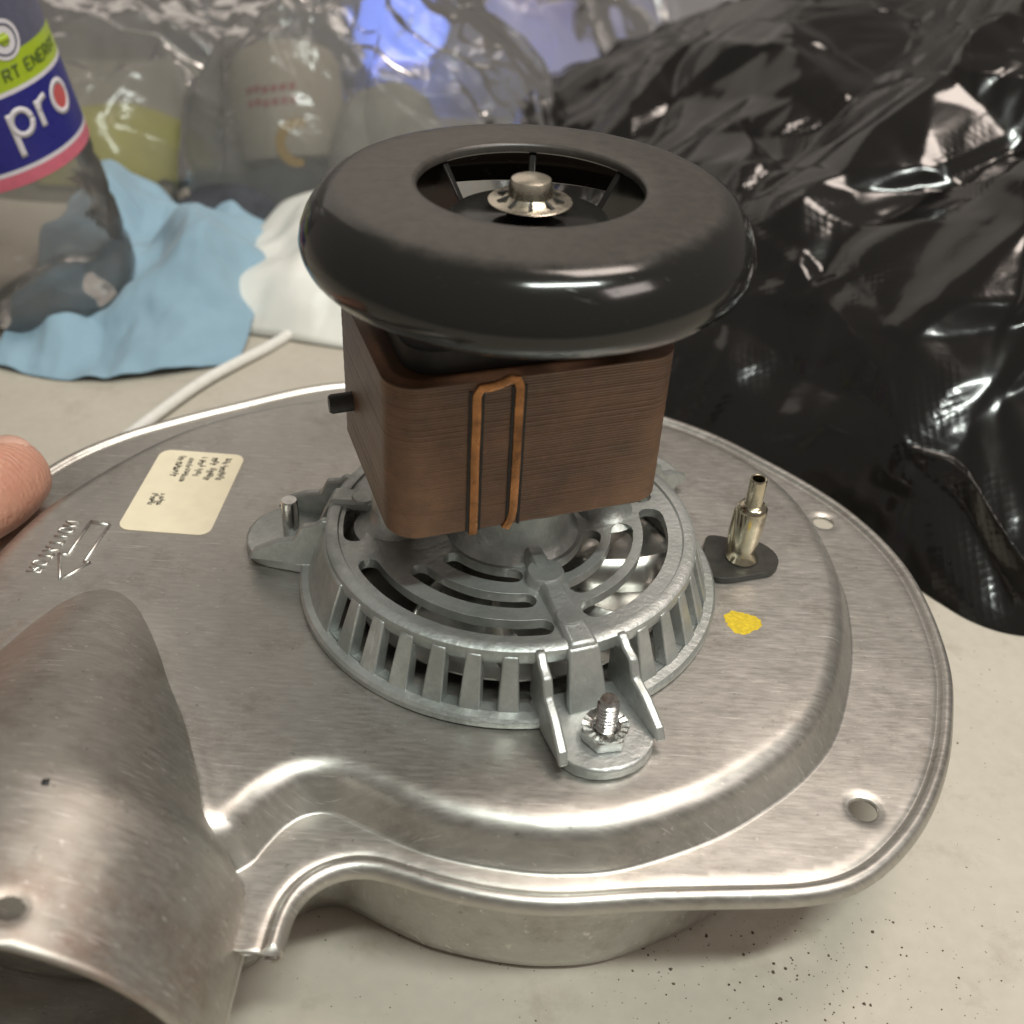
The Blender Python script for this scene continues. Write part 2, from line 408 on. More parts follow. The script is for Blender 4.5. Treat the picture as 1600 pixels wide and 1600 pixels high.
def rrect(w, h, r, seg=6, c=(0, 0), yaw=0):
    P = []
    for sx, sy, a0 in ((1, 1, 0), (-1, 1, 90), (-1, -1, 180), (1, -1, 270)):
        for k in range(seg + 1):
            a = R(a0 + 90 * k / seg); P.append((sx * (w / 2 - r) + r * math.cos(a), sy * (h / 2 - r) + r * math.sin(a)))
    cs, sn = math.cos(yaw), math.sin(yaw)
    return [(c[0] + x * cs - y * sn, c[1] + x * sn + y * cs) for x, y in P]
def circle(c, r, n=24): return [(c[0] + r * math.cos(2 * math.pi * k / n), c[1] + r * math.sin(2 * math.pi * k / n)) for k in range(n)]
def arcslot(r0, r1, a0, a1, step=4):
    h = (r1 - r0) / 2; rm = (r0 + r1) / 2; e = math.degrees(h / rm); P = []
    b0, b1 = a0 + e, a1 - e; n = max(3, int(abs(b1 - b0) / step))
    for k in range(n + 1):
        a = R(b0 + (b1 - b0) * k / n); P.append((r1 * math.cos(a), r1 * math.sin(a)))
    ec = (rm * math.cos(R(b1)), rm * math.sin(R(b1)))
    for k in range(1, 6):
        a = R(b1) + math.pi * k / 6; P.append((ec[0] + h * math.cos(a), ec[1] + h * math.sin(a)))
    for k in range(n + 1):
        a = R(b1 + (b0 - b1) * k / n); P.append((r0 * math.cos(a), r0 * math.sin(a)))
    ec = (rm * math.cos(R(b0)), rm * math.sin(R(b0)))
    for k in range(1, 6):
        a = R(b0) + math.pi + math.pi * k / 6; P.append((ec[0] + h * math.cos(a), ec[1] + h * math.sin(a)))
    return P
def hexa(name, V8, mat, parent=None, bev=0.0):
    F = [(0, 3, 2, 1), (4, 5, 6, 7), (0, 1, 5, 4), (1, 2, 6, 5), (2, 3, 7, 6), (3, 0, 4, 7)]
    o = mesh(name, V8, F, mat, parent, sharp=30); fix_normals(o)
    if bev: bevel(o, bev)
    return o
def box(name, lo, hi, mat, parent=None, bev=0.0):
    (a, b, c), (d, e, f) = lo, hi
    return hexa(name, [(a, b, c), (d, b, c), (d, e, c), (a, e, c), (a, b, f), (d, b, f), (d, e, f), (a, e, f)], mat, parent, bev)
def pol(r, a, z=0): return (r * math.cos(R(a)), r * math.sin(R(a)), z)

# ------------------------------------------------------------------ table
tt = mesh("tabletop", [(-1600, -500, TABLE), (1600, -500, TABLE), (1600, 2200, TABLE), (-1600, 2200, TABLE),
                       (-1600, -500, TABLE - 25), (1600, -500, TABLE - 25), (1600, 2200, TABLE - 25), (-1600, 2200, TABLE - 25)],
          [(0, 1, 2, 3), (7, 6, 5, 4), (0, 4, 5, 1), (1, 5, 6, 2), (2, 6, 7, 3), (3, 7, 4, 0)], 'table', smooth=False)
tag(tt, "beige speckled table top under everything", None, kind='structure')

# ================================================================== the blower
blower = thing("inducer_blower", "galvanized draft inducer blower with brown motor and glossy black cooling fan", "blower", loc=(0, 0, TABLE))
class P0: pass
def bl(o):
    return o
BL = bpy.data.objects.new("tmp", None)   # children are built in world mm, shifted below
parts = []
_mesh = mesh
def mesh(name, V, F, mat, parent=None, smooth=True, sharp=None, label=None):
    o = _mesh(name, V, F, mat, parent, smooth, sharp, label)
    if parent is blower: o.location.z = -TABLE * MM
    return o

ZF = -10.0      # flange plane
DZB = -14.0     # springing line of the outlet duct
F_pts = [(-39.3, -99.3), (-38.9, -96.5), (-39.3, -92.5), (-38.4, -87.6), (-35.6, -83.3), (-30.9, -80.6), (-26.1, -79.6), (-21.8, -80.6), (-13.5, -83.2), (-5.1, -85), (2.9, -86.1), (11.1, -86.4), (19, -85.7), (30.5, -84.0), (46.3, -82.5), (62.2, -81.1), (70.3, -79.5), (79.2, -75.6), (89.6, -66.4), (98.7, -54.5), (106.5, -39.5), (111.8, -24.4), (115.3, -10.8), (116.6, 6.7), (115.7, 24.2), (112.9, 37), (108.2, 48.8), (101.1, 61.1), (91, 73.3), (82.1, 82.3), (68.1, 95.4), (50, 106.5), (25, 116), (-5, 121), (-40, 121), (-69.5, 114.5), (-97, 97.9), (-105.7, 92.4), (-117.6, 83.9), (-127.1, 76.2), (-140.3, 60.1), (-150, 35), (-153, 5), (-150, -30), (-144, -60), (-137, -82), (-133.5, -99.5)]
S_pts = [(-60, -85.5), (-54, -83.5), (-49.5, -80), (-47.5, -75.8), (-44.5, -70.8), (-40.4, -67.2), (-35.5, -66.3), (-30, -68.4), (-20.2, -72.8), (-11.1, -75.9), (2.6, -78.1), (14.3, -78.4), (27.6, -76.2), (45.1, -68.6), (57.3, -60.6), (70.4, -49), (80.1, -35.5), (87.6, -15.8), (91.6, 1.6), (93, 20), (90, 42), (83, 60), (70, 76), (50, 90), (22, 99), (-8, 103), (-40, 101), (-66, 94), (-90, 82), (-108, 67), (-123, 46), (-134, 23), (-139.5, -5), (-139.5, -30), (-135, -58), (-127, -78), (-116, -86), (-88, -88)]
def drop(pts):      # outlines were surveyed on a plane 4 mm lower
    k = (179.8 - ZF) / (179.8 + 14.0); return [(x * k, -214.5 + (y + 214.5) * k) for x, y in pts]
F_pts, S_pts = drop(F_pts), drop(S_pts)
Fo = spline(F_pts, 1.6)
for _ in range(12): Fo[1:-1] = 0.5 * Fo[1:-1] + 0.25 * (Fo[:-2] + Fo[2:])
So = spline(S_pts, 1.4, True)
# outlet duct: section centre, half width and crown height along y
DY = [-130, -123, -90, -84, -81, -72, -57, -45, -38, -29, -20, -14.5, -8]
DC = [-86.0, -86.0, -86.5, -87.2, -88, -90.2, -93, -95.5, -96.3, -97.5, -98.4, -98.8, -99]
DA = [39.4, 39.4, 39.4, 36.2, 34.2, 34, 30.8, 27.0, 25.0, 21.8, 18, 15, 12]
DT = [25.2, 25.2, 25.0, 23.6, 22.8, 20, 15, 11, 8.6, 5.7, 2.7, 0.2, -3.5]
_yy = np.linspace(-130, -8, 245)
def _smooth(T):
    v = np.interp(_yy, DY, T); k = np.ones(13) / 13; return np.convolve(np.pad(v, 6, mode='edge'), k, 'valid')
_DC, _DA, _DT = _smooth(DC), _smooth(DA), _smooth(DT)
def duct_z(p):
    c = np.interp(p[:, 1], _yy, _DC); A = np.interp(p[:, 1], _yy, _DA); t = np.interp(p[:, 1], _yy, _DT)
    u2 = 1 - ((p[:, 0] - c) / A) ** 2
    z = DZB + (t - DZB) * np.sqrt(np.clip(u2, 0, 1))
    return np.where((u2 > 0) & (p[:, 1] < -8), z, -99.0)
RT, SL = 6.0, R(64)
def step_z(d):      # d = distance inside the step line
    h_arc = RT * math.sin(SL); v_arc = RT * (1 - math.cos(SL)); rem = -ZF - v_arc; h_wall = rem / math.tan(SL)
    z = np.full_like(d, ZF)
    w = (d > 0) & (d <= h_wall); z[w] = ZF + d[w] * math.tan(SL)
    a = (d > h_wall) & (d < h_wall + h_arc); x = h_wall + h_arc - d[a]; z[a] = -RT + np.sqrt(np.clip(RT * RT - x * x, 0, None))
    z[d >= h_wall + h_arc] = 0
    return z
def offset(poly, d):   # closed polyline moved inwards, kept where it stays at that distance
    t = np.roll(poly, -1, 0) - np.roll(poly, 1, 0); t /= np.linalg.norm(t, axis=1)[:, None] + 1e-9
    n = np.c_[-t[:, 1], t[:, 0]]
    area2 = np.sum(poly[:, 0] * np.roll(poly[:, 1], -1) - np.roll(poly[:, 0], -1) * poly[:, 1])
    q = poly + n * (d if area2 > 0 else -d)
    return q[dist_poly(poly, q) > abs(d) * 0.93]
def shell():
    yb = Fo[0, 1] - 0.2; D = np.vstack([Fo, [(-120, yb), (-100, yb), (-72, yb), (-52, yb), (-46.3, yb)]])
    holes = [(drop([(82.1, -56.6)])[0], 3.1), (drop([(94.1, 50.6)])[0], 3.0)]
    hl = [np.array(circle(c, r, 20)) for c, r in holes]
    tracks = [D] + hl; extra = []
    for d in (-0.6, 0.0, 0.35, 1.2, 2.2, 2.9, 3.3, 3.9, 4.6, 5.4, 6.2, 7.0, 7.8, 8.8): extra.append(offset(So, d) if d else So)
    t = np.gradient(Fo, axis=0); t /= np.linalg.norm(t, axis=1)[:, None]; nin = np.c_[-t[:, 1], t[:, 0]]
    Fd = np.empty((len(Fo) * 2 - 1, 2)); Fd[::2] = Fo; Fd[1::2] = (Fo[1:] + Fo[:-1]) / 2
    nd = np.empty_like(Fd); nd[::2] = nin; nd[1::2] = nin[1:] + nin[:-1]; nd /= np.linalg.norm(nd, axis=1)[:, None]
    for d in (0.5, 1.1, 1.5, 1.9, 2.4, 2.8, 3.1, 3.4, 3.65, 3.9, 4.2, 4.6, 5.2):
        q = Fd + nd * d; extra.append(q[dist_poly(Fo, q, False) > d * 0.9])
    for (c_, r_) in holes:
        for dr in (0.5, 1.1, 1.8, 2.7): extra.append(np.array(circle(c_, r_ + dr, 20)))
    gx = []; s = 1.7
    for j, y in enumerate(np.arange(-122, 124, s * 0.87)):
        gx += [(x + (s / 2 if j % 2 else 0), y) for x in np.arange(-156, 120, s)]
    g = np.array(gx)
    dS = dist_poly(So, g); sd = np.where(inside(So, g), dS, -dS); dF = dist_poly(Fo, g, False)
    keep = ~((sd > -1.3) & (sd < 9.3)) & (dF > 6.2)
    for c, r in holes: keep &= np.hypot(g[:, 0] - c[0], g[:, 1] - c[1]) > r + 3.2
    allp = np.vstack([g[keep]] + extra)
    ok = inside(D, allp) & (dist_poly(D, allp) > 0.25)
    for (c, r) in holes: ok &= np.hypot(allp[:, 0] - c[0], allp[:, 1] - c[1]) > r + 0.35
    allp = allp[ok]
    key = np.round(allp / 0.16).astype(int); _, ix = np.unique(key, axis=0, return_index=True); allp = allp[ix]
    pts = []; edges = []
    for L in tracks:
        s0 = len(pts); n = len(L); pts += [Vector(p) for p in L]; edges += [(s0 + k, s0 + (k + 1) % n) for k in range(n)]
    pts += [Vector(p) for p in allp]
    v, e, f, *_ = delaunay_2d_cdt(pts, edges, [], 0, 1e-4)
    v2 = np.array([(p.x, p.y) for p in v]); f = np.array([tuple(t) for t in f if len(t) == 3])
    cen = v2[f].mean(1); keep = inside(D, cen)
    for c, r in holes: keep &= np.hypot(cen[:, 0] - c[0], cen[:, 1] - c[1]) > r * 0.98
    keep &= ~((duct_z(cen) > 3.5) | ((duct_z(cen) > ZF + 7) & (cen[:, 1] < -84)))     # open under the outlet
    f = f[keep]
    dS = dist_poly(So, v2); sd = np.where(inside(So, v2), dS, -dS)
    zp = step_z(sd)
    dF = dist_poly(Fo, v2, False)
    bead = np.interp(dF, [0, 0.4, 1.0, 1.9, 2.8, 3.4, 3.9, 4.6, 5.2], [-1.0, -0.1, 0.55, 0.85, 0.6, -0.05, -0.4, -0.15, 0])
    z = zp + np.where(sd < -0.3, bead, 0)
    c_ = np.interp(v2[:, 1], _yy, _DC); A_ = np.interp(v2[:, 1], _yy, _DA); t_ = np.maximum(np.interp(v2[:, 1], _yy, _DT), 0.01)
    hw = A_ * np.sqrt(1 - (DZB / (t_ - DZB)) ** 2); dd = np.abs(v2[:, 0] - c_) - hw
    z = z + np.where((v2[:, 1] > -84) & (v2[:, 1] < -14.5), 0.12 * np.minimum(t_, 10) * np.exp(-np.clip(dd, 0, None) / 2.4), 0) * np.clip((sd - 3) / 8, 0, 1)
    # faint oil-canning of the pressed sheet
    z = z + np.where(sd > 9, 0.16 * np.sin(v2[:, 0] * 0.071 + 1.0) * np.sin(v2[:, 1] * 0.06 + 0.4), 0)
    for c, r in holes:
        dd = np.hypot(v2[:, 0] - c[0], v2[:, 1] - c[1]); z -= 0.5 * np.exp(-((dd - r) / 1.1) ** 2)
    V = [tuple(p) for p in np.c_[v2, z]]; F = [tuple(t) for t in f]
    idx = list(range(len(Fo))); prev = idx      # rolled hem turned under the flange edge
    for (dd, dz) in ((-0.25, -1.9), (0.1, -2.9), (0.9, -3.5), (3.2, -3.6)):
        cur = []
        for i in idx:
            p = Fo[i] + nin[i] * dd; cur.append(len(V)); V.append((p[0], p[1], ZF + dz))
        for a in range(len(idx) - 1): F.append((prev[a], cur[a], cur[a + 1], prev[a + 1]))
        prev = cur
    o = mesh("upper_shell", V, F, 'galv', blower, sharp=85, label="pressed galvanized steel top cover with rolled edge"); upward(o)
    s = o.modifiers.new('thickness', 'SOLIDIFY'); s.thickness = 0.9 * MM; s.offset = -1
    # outlet duct: its own pressed half round, running down to a blunt tip in the cover
    hole = (38 * math.acos((-75.6 + 86) / 39.4), -116.6); hr = 2.2; K = 38.0; top = K * math.pi
    loop = [(0, -123)] + [(u, -123) for u in np.arange(2, top - 1, 2.0)] + [(top, -123)] + [(top, y) for y in np.arange(-121, -11, 2)] + [(top, -10.5)] + [(u, -10.5) for u in np.arange(top - 2, 1, -2.0)] + [(0, -10.5)] + [(0, y) for y in np.arange(-12, -122, -2.0)]
    hl = circle(hole, hr, 24); pts = []; edges = []
    for L in (loop, hl):
        s0 = len(pts); n = len(L); pts += [Vector(p) for p in L]; edges += [(s0 + k, s0 + (k + 1) % n) for k in range(n)]
    for dr in (0.35, 0.8, 1.4, 2.2, 3.2): pts += [Vector(p) for p in circle(hole, hr + dr, 24)]
    for b, y in enumerate(np.arange(-121.5, -11.5, 1.6)):
        for u in np.arange(1 + (b % 2), top - 0.5, 2.0):
            if math.hypot(u - hole[0], y - hole[1]) > hr + 4: pts.append(Vector((u, y)))
    v, e, f, *_ = delaunay_2d_cdt(pts, edges, [], 0, 1e-4)
    v2 = np.array([(p.x, p.y) for p in v]); f = [tuple(t) for t in f]
    V = []
    for u, y in v2:
        c = np.interp(y, _yy, _DC); A = np.interp(y, _yy, _DA); t_ = np.interp(y, _yy, _DT); a = u / K
        dd = math.hypot(u - hole[0], y - hole[1])
        V.append((c + A * math.cos(a), y, DZB - 1.2 + (t_ - DZB + 1.2) * math.sin(a) - 0.35 * math.exp(-((dd - hr) / 0.9) ** 2)))
    F = [t for t in f if math.hypot(v2[list(t)].mean(0)[0] - hole[0], v2[list(t)].mean(0)[1] - hole[1]) > hr * .97]
    o = mesh("outlet_duct", V, F, 'galv_darker', blower, sharp=70, label="half round outlet duct pressed out of the cover"); upward(o)
    s = o.modifiers.new('thickness', 'SOLIDIFY'); s.thickness = 0.9 * MM; s.offset = -1
def upward(o):
    fix_normals(o)
    bm = bmesh.new(); bm.from_mesh(o.data); bm.normal_update()
    if sum(q.normal.z * q.calc_area() for q in bm.faces) < 0: bmesh.ops.reverse_faces(bm, faces=bm.faces)
    bm.to_mesh(o.data); bm.free()
shell()

def pan():
    base = offset(So, 1.2); V, F = [], []
    prof = [(0, ZF - 1.2), (0.2, -20), (0.6, -44), (1.3, -47.5), (2.6, -49.2), (4.6, TABLE + 0.15)]
    n = len(base); t = np.roll(base, -1, 0) - np.roll(base, 1, 0); t /= np.linalg.norm(t, axis=1)[:, None]; nn = np.c_[-t[:, 1], t[:, 0]]
    for d, z in prof: V += [(*(base[i] + nn[i] * d), z) for i in range(n)]
    for a in range(len(prof) - 1):
        for i in range(n): F.append((a * n + i, a * n + (i + 1) % n, (a + 1) * n + (i + 1) % n, (a + 1) * n + i))
    F.append(tuple((len(prof) - 1) * n + i for i in range(n)))
    o = mesh("lower_pan", V, F, 'galv', blower, sharp=50); fix_normals(o)
    # lower half of the outlet
    V, F = [], []
    ys = np.arange(-122.6, -78, 4); m = 41
    for y in ys:
        for k in range(m):
            a = math.pi + math.pi * k / (m - 1); V.append((-86 + 38.6 * math.cos(a), y, DZB - 0.8 + 35 * math.sin(a)))
    for a in range(len(ys) - 1):
        for k in range(m - 1): F.append((a * m + k, a * m + k + 1, (a + 1) * m + k + 1, (a + 1) * m + k))
    o = mesh("outlet_lower_half", V, F, 'galv', blower)
    s = o.modifiers.new('thickness', 'SOLIDIFY'); s.thickness = 0.9 * MM; s.offset = 0
    lathe("rivet", [(0, 1.6), (1.2, 1.4), (2.1, 0.7), (2.4, 0), (2.4, -0.4)], 'plated', blower, 20, (-78, -104, -46.2))
pan()

# stamped arrow and word beside the sticker: raised strokes of the sheet
def stroke(name, pts, w=0.55, h=0.4, mat='galv', parent=blower, z=0.0):
    P = [np.array(p, float) for p in pts]; V, F = [], []
    for i, p in enumerate(P):
        t = P[min(i + 1, len(P) - 1)] - P[max(i - 1, 0)]; t = t / (np.linalg.norm(t) + 1e-9); n = np.array([-t[1], t[0]])
        for dx, dz in ((-w, -0.05), (-w * 0.45, h), (w * 0.45, h), (w, -0.05)): V.append((*(p + n * dx), z + dz))
    for i in range(len(P) - 1):
        for k in range(3): F.append((i * 4 + k, i * 4 + k + 1, i * 4 + k + 5, i * 4 + k + 4))
    F.append((3, 2, 1, 0)); e = (len(P) - 1) * 4; F.append((e, e + 1, e + 2, e + 3))
    return mesh(name, V, F, mat, parent)
arrow = [(-106.3, 11.3), (-111.6, 12.2), (-112.6, -1.8), (-114.9, -1.9), (-111.0, -11.6), (-105.9, -4.6), (-107.6, -4.4), (-106.3, 11.3)]
for a, b in zip(arrow, arrow[1:]): stroke("stamped_stroke", [a, b])
GL = {'R': [[(0, 0), (0, 1), (.6, 1), (.7, .75), (.6, .52), (0, .5)], [(.3, .5), (.7, 0)]], 'O': [[(.1, 0), (0, .3), (0, .7), (.15, 1), (.55, 1), (.7, .7), (.7, .3), (.55, 0), (.1, 0)]],
      'T': [[(0, 1), (.7, 1)], [(.35, 1), (.35, 0)]], 'A': [[(0, 0), (.35, 1), (.7, 0)], [(.15, .4), (.55, .4)]], 'I': [[(.35, 0), (.35, 1)]], 'N': [[(0, 0), (0, 1), (.7, 0), (.7, 1)]]}
for k, ch in enumerate("ROTATION"):
    for st in GL[ch]:
        pts = []
        for (u, v) in st:
            s = k * 2.75 + u * 2.6; w = v * 3.6
            pts.append((-120.4 + s * 0.115 + w * 0.993, -9.2 + s * 0.993 - w * 0.05))
        stroke("stamped_stroke", pts, 0.32, 0.3)

# sticker with printed lines (the printed code square is left off)
stroke("dent_mark", [(-79.4, -92.6), (-78.2, -92.4)], 0.7, 0.25, 'dark', blower, 24.4)
st = plate("sticker", rrect(24.6, 38.3, 3.2, 6, (-91.2, 28.4), R(-1.5)), [], 0.04, 0.22, 'paper', blower)
def ink(name, u, v, w, h):   # u,v from the sticker's upper left, text runs along the long side
    cx, cy = -103.4 + u, 47.2 - v
    mesh(name, [(cx, cy, 0.25), (cx + w, cy, 0.25), (cx + w, cy - h, 0.25), (cx, cy - h, 0.25)], [(3, 2, 1, 0)], 'ink', st, smooth=False).location.z = 0
prng = random.Random(3)
for u, v0, v1, w in ((6.2, 2.2, 12.6, 2.0), (9.4, 2.2, 14.0, 1.6), (12.4, 2.2, 11.8, 2.2), (15.8, 2.2, 12.6, 2.3), (19.2, 2.2, 12.6, 2.0), (4.0, 21.0, 26.4, 2.0), (6.4, 21.0, 26.4, 1.6)):
    v = v0
    while v < v1:
        h = prng.uniform(0.35, 1.0)
        if prng.random() > 0.12:
            ink("printed_mark", u + (0 if prng.random() > .4 else w * .35), v, w * prng.uniform(.6, .95), h * 0.75)
            if prng.random() > .4: ink("printed_mark", u + prng.uniform(0, w * .6), v + h * .2, w * .3, h * 0.9)
        v += h
# yellow paint dab
ptsy = []
for k in range(40):
    a = 2 * math.pi * k / 40; rr = 1 + 0.10 * math.sin(3 * a + 1) + 0.09 * rnd.uniform(-1, 1)
    ptsy.append((58.5 + 4.5 * rr * math.cos(a), -13.0 + 4.4 * rr * math.sin(a) * (0.9 if math.sin(a) < 0 else 1)))
plate("paint_dab", ptsy, [], 0.02, 0.10, 'yellow', blower)['label'] = "yellow paint mark on the steel cover"
# pressure tap with rubber pad
pad = [(52.6, 2.6), (66, 5.0), (69.5, 7.2), (71, 11), (70, 15), (66.5, 18.4), (60, 19.2), (52.6, 18.8)]
plate("rubber_pad", spline(pad, 1.5, True), [], 0.02, 1.7, 'rubber', blower, 0.5)
tp = lathe("pressure_tap", [(4.0, 0.3), (4.3, 1.0), (3.5, 2.4), (3.2, 4), (3.9, 12), (4.0, 16), (3.9, 17.0), (3.2, 17.9), (2.35, 18.2), (2.25, 19), (2.2, 25.4), (2.0, 25.9), (1.6, 25.8), (1.5, 20)], 'nickel', blower, 40, (61.2, 11.0, 1.2))
lathe("tap_bore", [(0, 0), (1.55, 0)], 'dark', tp, 20, (61.2, 11.0, 24.0))
tube("tap_seam", [(57.6, 11.4, 3), (57.4, 11.6, 10), (57.6, 11.6, 17)], [0.7, 1.0, 0.8], 'nickel', tp)

# ------------------------------------------------------------------ zinc motor mount (cage)
mount = mesh("motor_mount", *(lambda: ([], []))(), 'zinc', blower) if False else None
def ring(name, prof, parent, mat='zinc', seg=96): return lathe(name, prof, mat, parent, seg, close=True, sharp=35)
mount = ring("motor_mount", [(46.6, 0.15), (52.2, 0.15), (52.6, 0.8), (52.6, 2.2), (52.0, 2.9), (49.8, 3.1), (49.2, 2.6), (46.6, 2.4)], blower)
mount['label'] = "die cast zinc motor mount with slotted top and side ribs"
slots = [arcslot(17.6, 22.4, -138, -80), arcslot(26.4, 31.2, -140, -76.5), arcslot(35.4, 40.4, -153, -73.5),
         arcslot(17.8, 22.4, -57, -2), arcslot(24.8, 30.2, -58.5, 6), arcslot(32.6, 38.8, -61, 16),
         arcslot(35.8, 41.2, 173, 196), arcslot(34.5, 40, 64, 120), arcslot(25.5, 31, 64, 120), arcslot(34.5, 40, 126, 156), arcslot(33, 39, 20, 42)]
plate("slotted_disc", circle((0, 0), 45.0, 120), slots, 14.2, 16.8, 'zinc', mount, 0.55)
ring("disc_rim", [(42.2, 16.7), (42.6, 17.4), (44.6, 17.5), (45.6, 16.9), (45.8, 14.4), (45.3, 13.2), (43.4, 13.2), (42.6, 14.2)], mount)
lathe("bearing_boss", [(17.2, 15.0), (16.6, 17.0), (15.4, 18.0), (14.6, 20.2), (14.0, 23.5), (13.6, 31.5), (13.2, 33), (8, 33.4)], 'zinc', mount, 64)
for a, rr, rb in ((22, 25, 7.2), (-176, 29.0, 7.6), (105, 27, 8)):
    x, y, _ = pol(rr, a)
    lathe("stator_post", [(rb + 2.2, 15.6), (rb, 16.9), (rb - 1.6, 18.4), (rb - 2.4, 21.5), (rb - 2.7, 35.6), (rb - 3.2, 36.2)], 'zinc', mount, 28, (x, y, 0))
def rib(a):
    wb, wt = 2.5, 1.7
    ca, sa = math.cos(R(a)), math.sin(R(a))
    def q(r, t, z): return (r * ca - t * sa, r * sa + t * ca, z)
    return hexa("rib", [q(46.6, -wb, 2.4), q(50.3, -wb, 2.4), q(50.3, wb, 2.4), q(46.6, wb, 2.4), q(42.8, -wt, 15.6), q(45.9, -wt, 15.6), q(45.9, wt, 15.6), q(42.8, wt, 15.6)], 'zinc', mount, 0.4)
EARS = (-68, 172, 52)
for k in range(36):
    a = -178 + 10 * k
    if any(abs((a - e + 180) % 360 - 180) < 15 for e in EARS): continue
    if -176 < a < -142: continue
    rib(a)
# solid wall segment between the left lug and the first rib
V, F = [], []
for k in range(13):
    a = -146 - 31 * k / 12
    for r, z in ((47.2, 2.4), (50.6, 2.4), (46.2, 15.6), (43, 15.6)): V.append(pol(r, a, z))
for k in range(12):
    for j in range(4): F.append((k * 4 + j, k * 4 + (j + 1) % 4, k * 4 + 4 + (j + 1) % 4, k * 4 + 4 + j))
F += [(0, 1, 2, 3), (51, 50, 49, 48)]
o = mesh("wall_segment", V, F, 'zinc', mount, sharp=35); fix_normals(o); bevel(o, 0.4)
for e in EARS:
    ca, sa = math.cos(R(e)), math.sin(R(e))
    def q(r, t): return (r * ca - t * sa, r * sa + t * ca)
    out = [q(45, -11.5), q(60, -11.2)] + [q(60 + 9.2 * math.sin(R(b)), -11.2 * math.cos(R(b))) for b in (20, 40, 58, 75, 90, 105, 122, 140, 160)] + [q(60, 11.2), q(45, 11.5)]
    lug = plate("mounting_lug", out, [], 0.15, 3.4, 'zinc', mount, 0.6)
    prof = [(42.6, 2.6), (42.6, 16.9), (45.4, 17.4), (47.4, 15.6), (50.6, 14.8), (52.6, 10.8), (54.6, 10.2), (57.4, 9.4), (63.4, 6.0), (65.0, 3.2)]
    for sgn in (-1, 1):
        V, F = [], []; n = len(prof)
        for off in (0, 1):
            for (r, z) in prof:
                t = sgn * (8.2 + (r - 42) * 0.085 + (2.3 if off else 0)); V.append((*q(r, t), z))
        F.append(tuple(range(n))); F.append(tuple(range(n, 2 * n))[::-1])
        for i in range(n): F.append((i, (i + 1) % n, n + (i + 1) % n, n + i))
        w = mesh("side_web", V, F, 'zinc', mount, sharp=30); fix_normals(w); bevel(w, 0.5)
    V = []
    for (r, t, z) in ((44.5, -3.6, 17.2), (46.4, -3.6, 17.0), (46.4, 3.6, 17.0), (44.5, 3.6, 17.2), (49.6, -4.6, 3.2), (52.2, -4.8, 3.2), (52.2, 4.8, 3.2), (49.6, 4.6, 3.2)): V.append((*q(r, t), z))
    hexa("lug_leg", V, 'zinc', mount, 0.5)
    # raised spoke on the disc
    V = []
    for (r, t, z) in ((14, -2.6, 16), (46.2, -3.8, 16), (46.2, 3.8, 16), (14, 2.6, 16), (14, -1.9, 20.6), (46.0, -3.0, 18.2), (46.0, 3.0, 18.2), (14, 1.9, 20.6)): V.append((*q(r, t), z))
    hexa("spoke", V, 'zinc', mount, 0.8)
    x, y = q(22.6, 0); lathe("ejector_pad", [(4.4, 16), (4.4, 19.4), (4.0, 20.0), (0.01, 20.0)], 'zinc', mount, 24, (x, y, 0))
    x, y = q(37.5, 0); lathe("ejector_pad", [(3.2, 16), (3.2, 18.7), (2.9, 19.1), (0.01, 19.1)], 'zinc', mount, 24, (x, y, 0))
    # stud and toothed nut
    x, y = q(60, 0)
    prof = [(2.25, 0)]
    z = 0.6
    while z < 11.2: prof += [(2.4, z), (2.4, z + .15), (1.85, z + .5), (1.85, z + .6)]; z += 1.0
    prof += [(2.1, z), (1.7, z + 0.5), (0.01, z + 0.6)]
    if e == -68:
        lathe("stud", prof, 'plated', blower, 24, (x, y, 3.0))
        hexn = [(x + 5.4 * math.cos(R(60 * k + 12)), y + 5.4 * math.sin(R(60 * k + 12))) for k in range(6)]
        nut = plate("lock_nut", hexn, [circle((x, y), 2.3, 24)], 3.4, 6.6, 'plated', blower, 0.5)
        V, F = [], []; n = 36
        for k in range(n):
            a = 2 * math.pi * k / n; lift = 0.75 if k % 2 else 0.1
            for r, z in ((5.0, 6.5), (5.0, 6.9 + lift * .6), (3.3, 6.8 + lift * 0.3), (3.2, 6.5)): V.append((x + r * math.cos(a), y + r * math.sin(a), z))
        for k in range(n):
            for j in range(3): F.append((k * 4 + j, ((k + 1) % n) * 4 + j, ((k + 1) % n) * 4 + j + 1, k * 4 + j + 1))
        w = mesh("tooth_washer", V, F, 'plated', blower, smooth=False); fix_normals(w)
    else:
        x, y = q(57.5, 0)
        lathe("stud", [(2.2, 0), (2.2, 10.6), (1.9, 11.2), (0.01, 11.2)], 'plated', blower, 24, (x, y, 3.0))
# sheet metal cooling wheel inside the mount
wheel = lathe("cooling_wheel", [(12, 3.4), (41, 3.4), (41, 4.0), (12, 4.0)], 'alu', blower, 64, close=True)
for k in range(9):
    a = 40 * k + 13
    V, F = [], []
    for i in range(5):
        r = 17 + 5.6 * i; aa = a + 4.5 * i
        for z in (4.0, 8.0, 12.2): V.append(pol(r, aa + (z - 4) * 0.8, z))
    for i in range(4):
        for j in range(2): F.append((i * 3 + j, i * 3 + 3 + j, i * 3 + 4 + j, i * 3 + 1 + j))
    b = mesh("blade", V, F, 'alu', wheel, sharp=60); s = b.modifiers.new('t', 'SOLIDIFY'); s.thickness = 0.6 * MM; s.offset = 0

# ------------------------------------------------------------------ stator stack
SC, SYAW, SW, SD, SR = (-4.6, 0.3), R(20.7), 63.0, 52.0, 7.0
outl = np.array(rrect(SW, SD, SR, 10, (0, 0), 0))
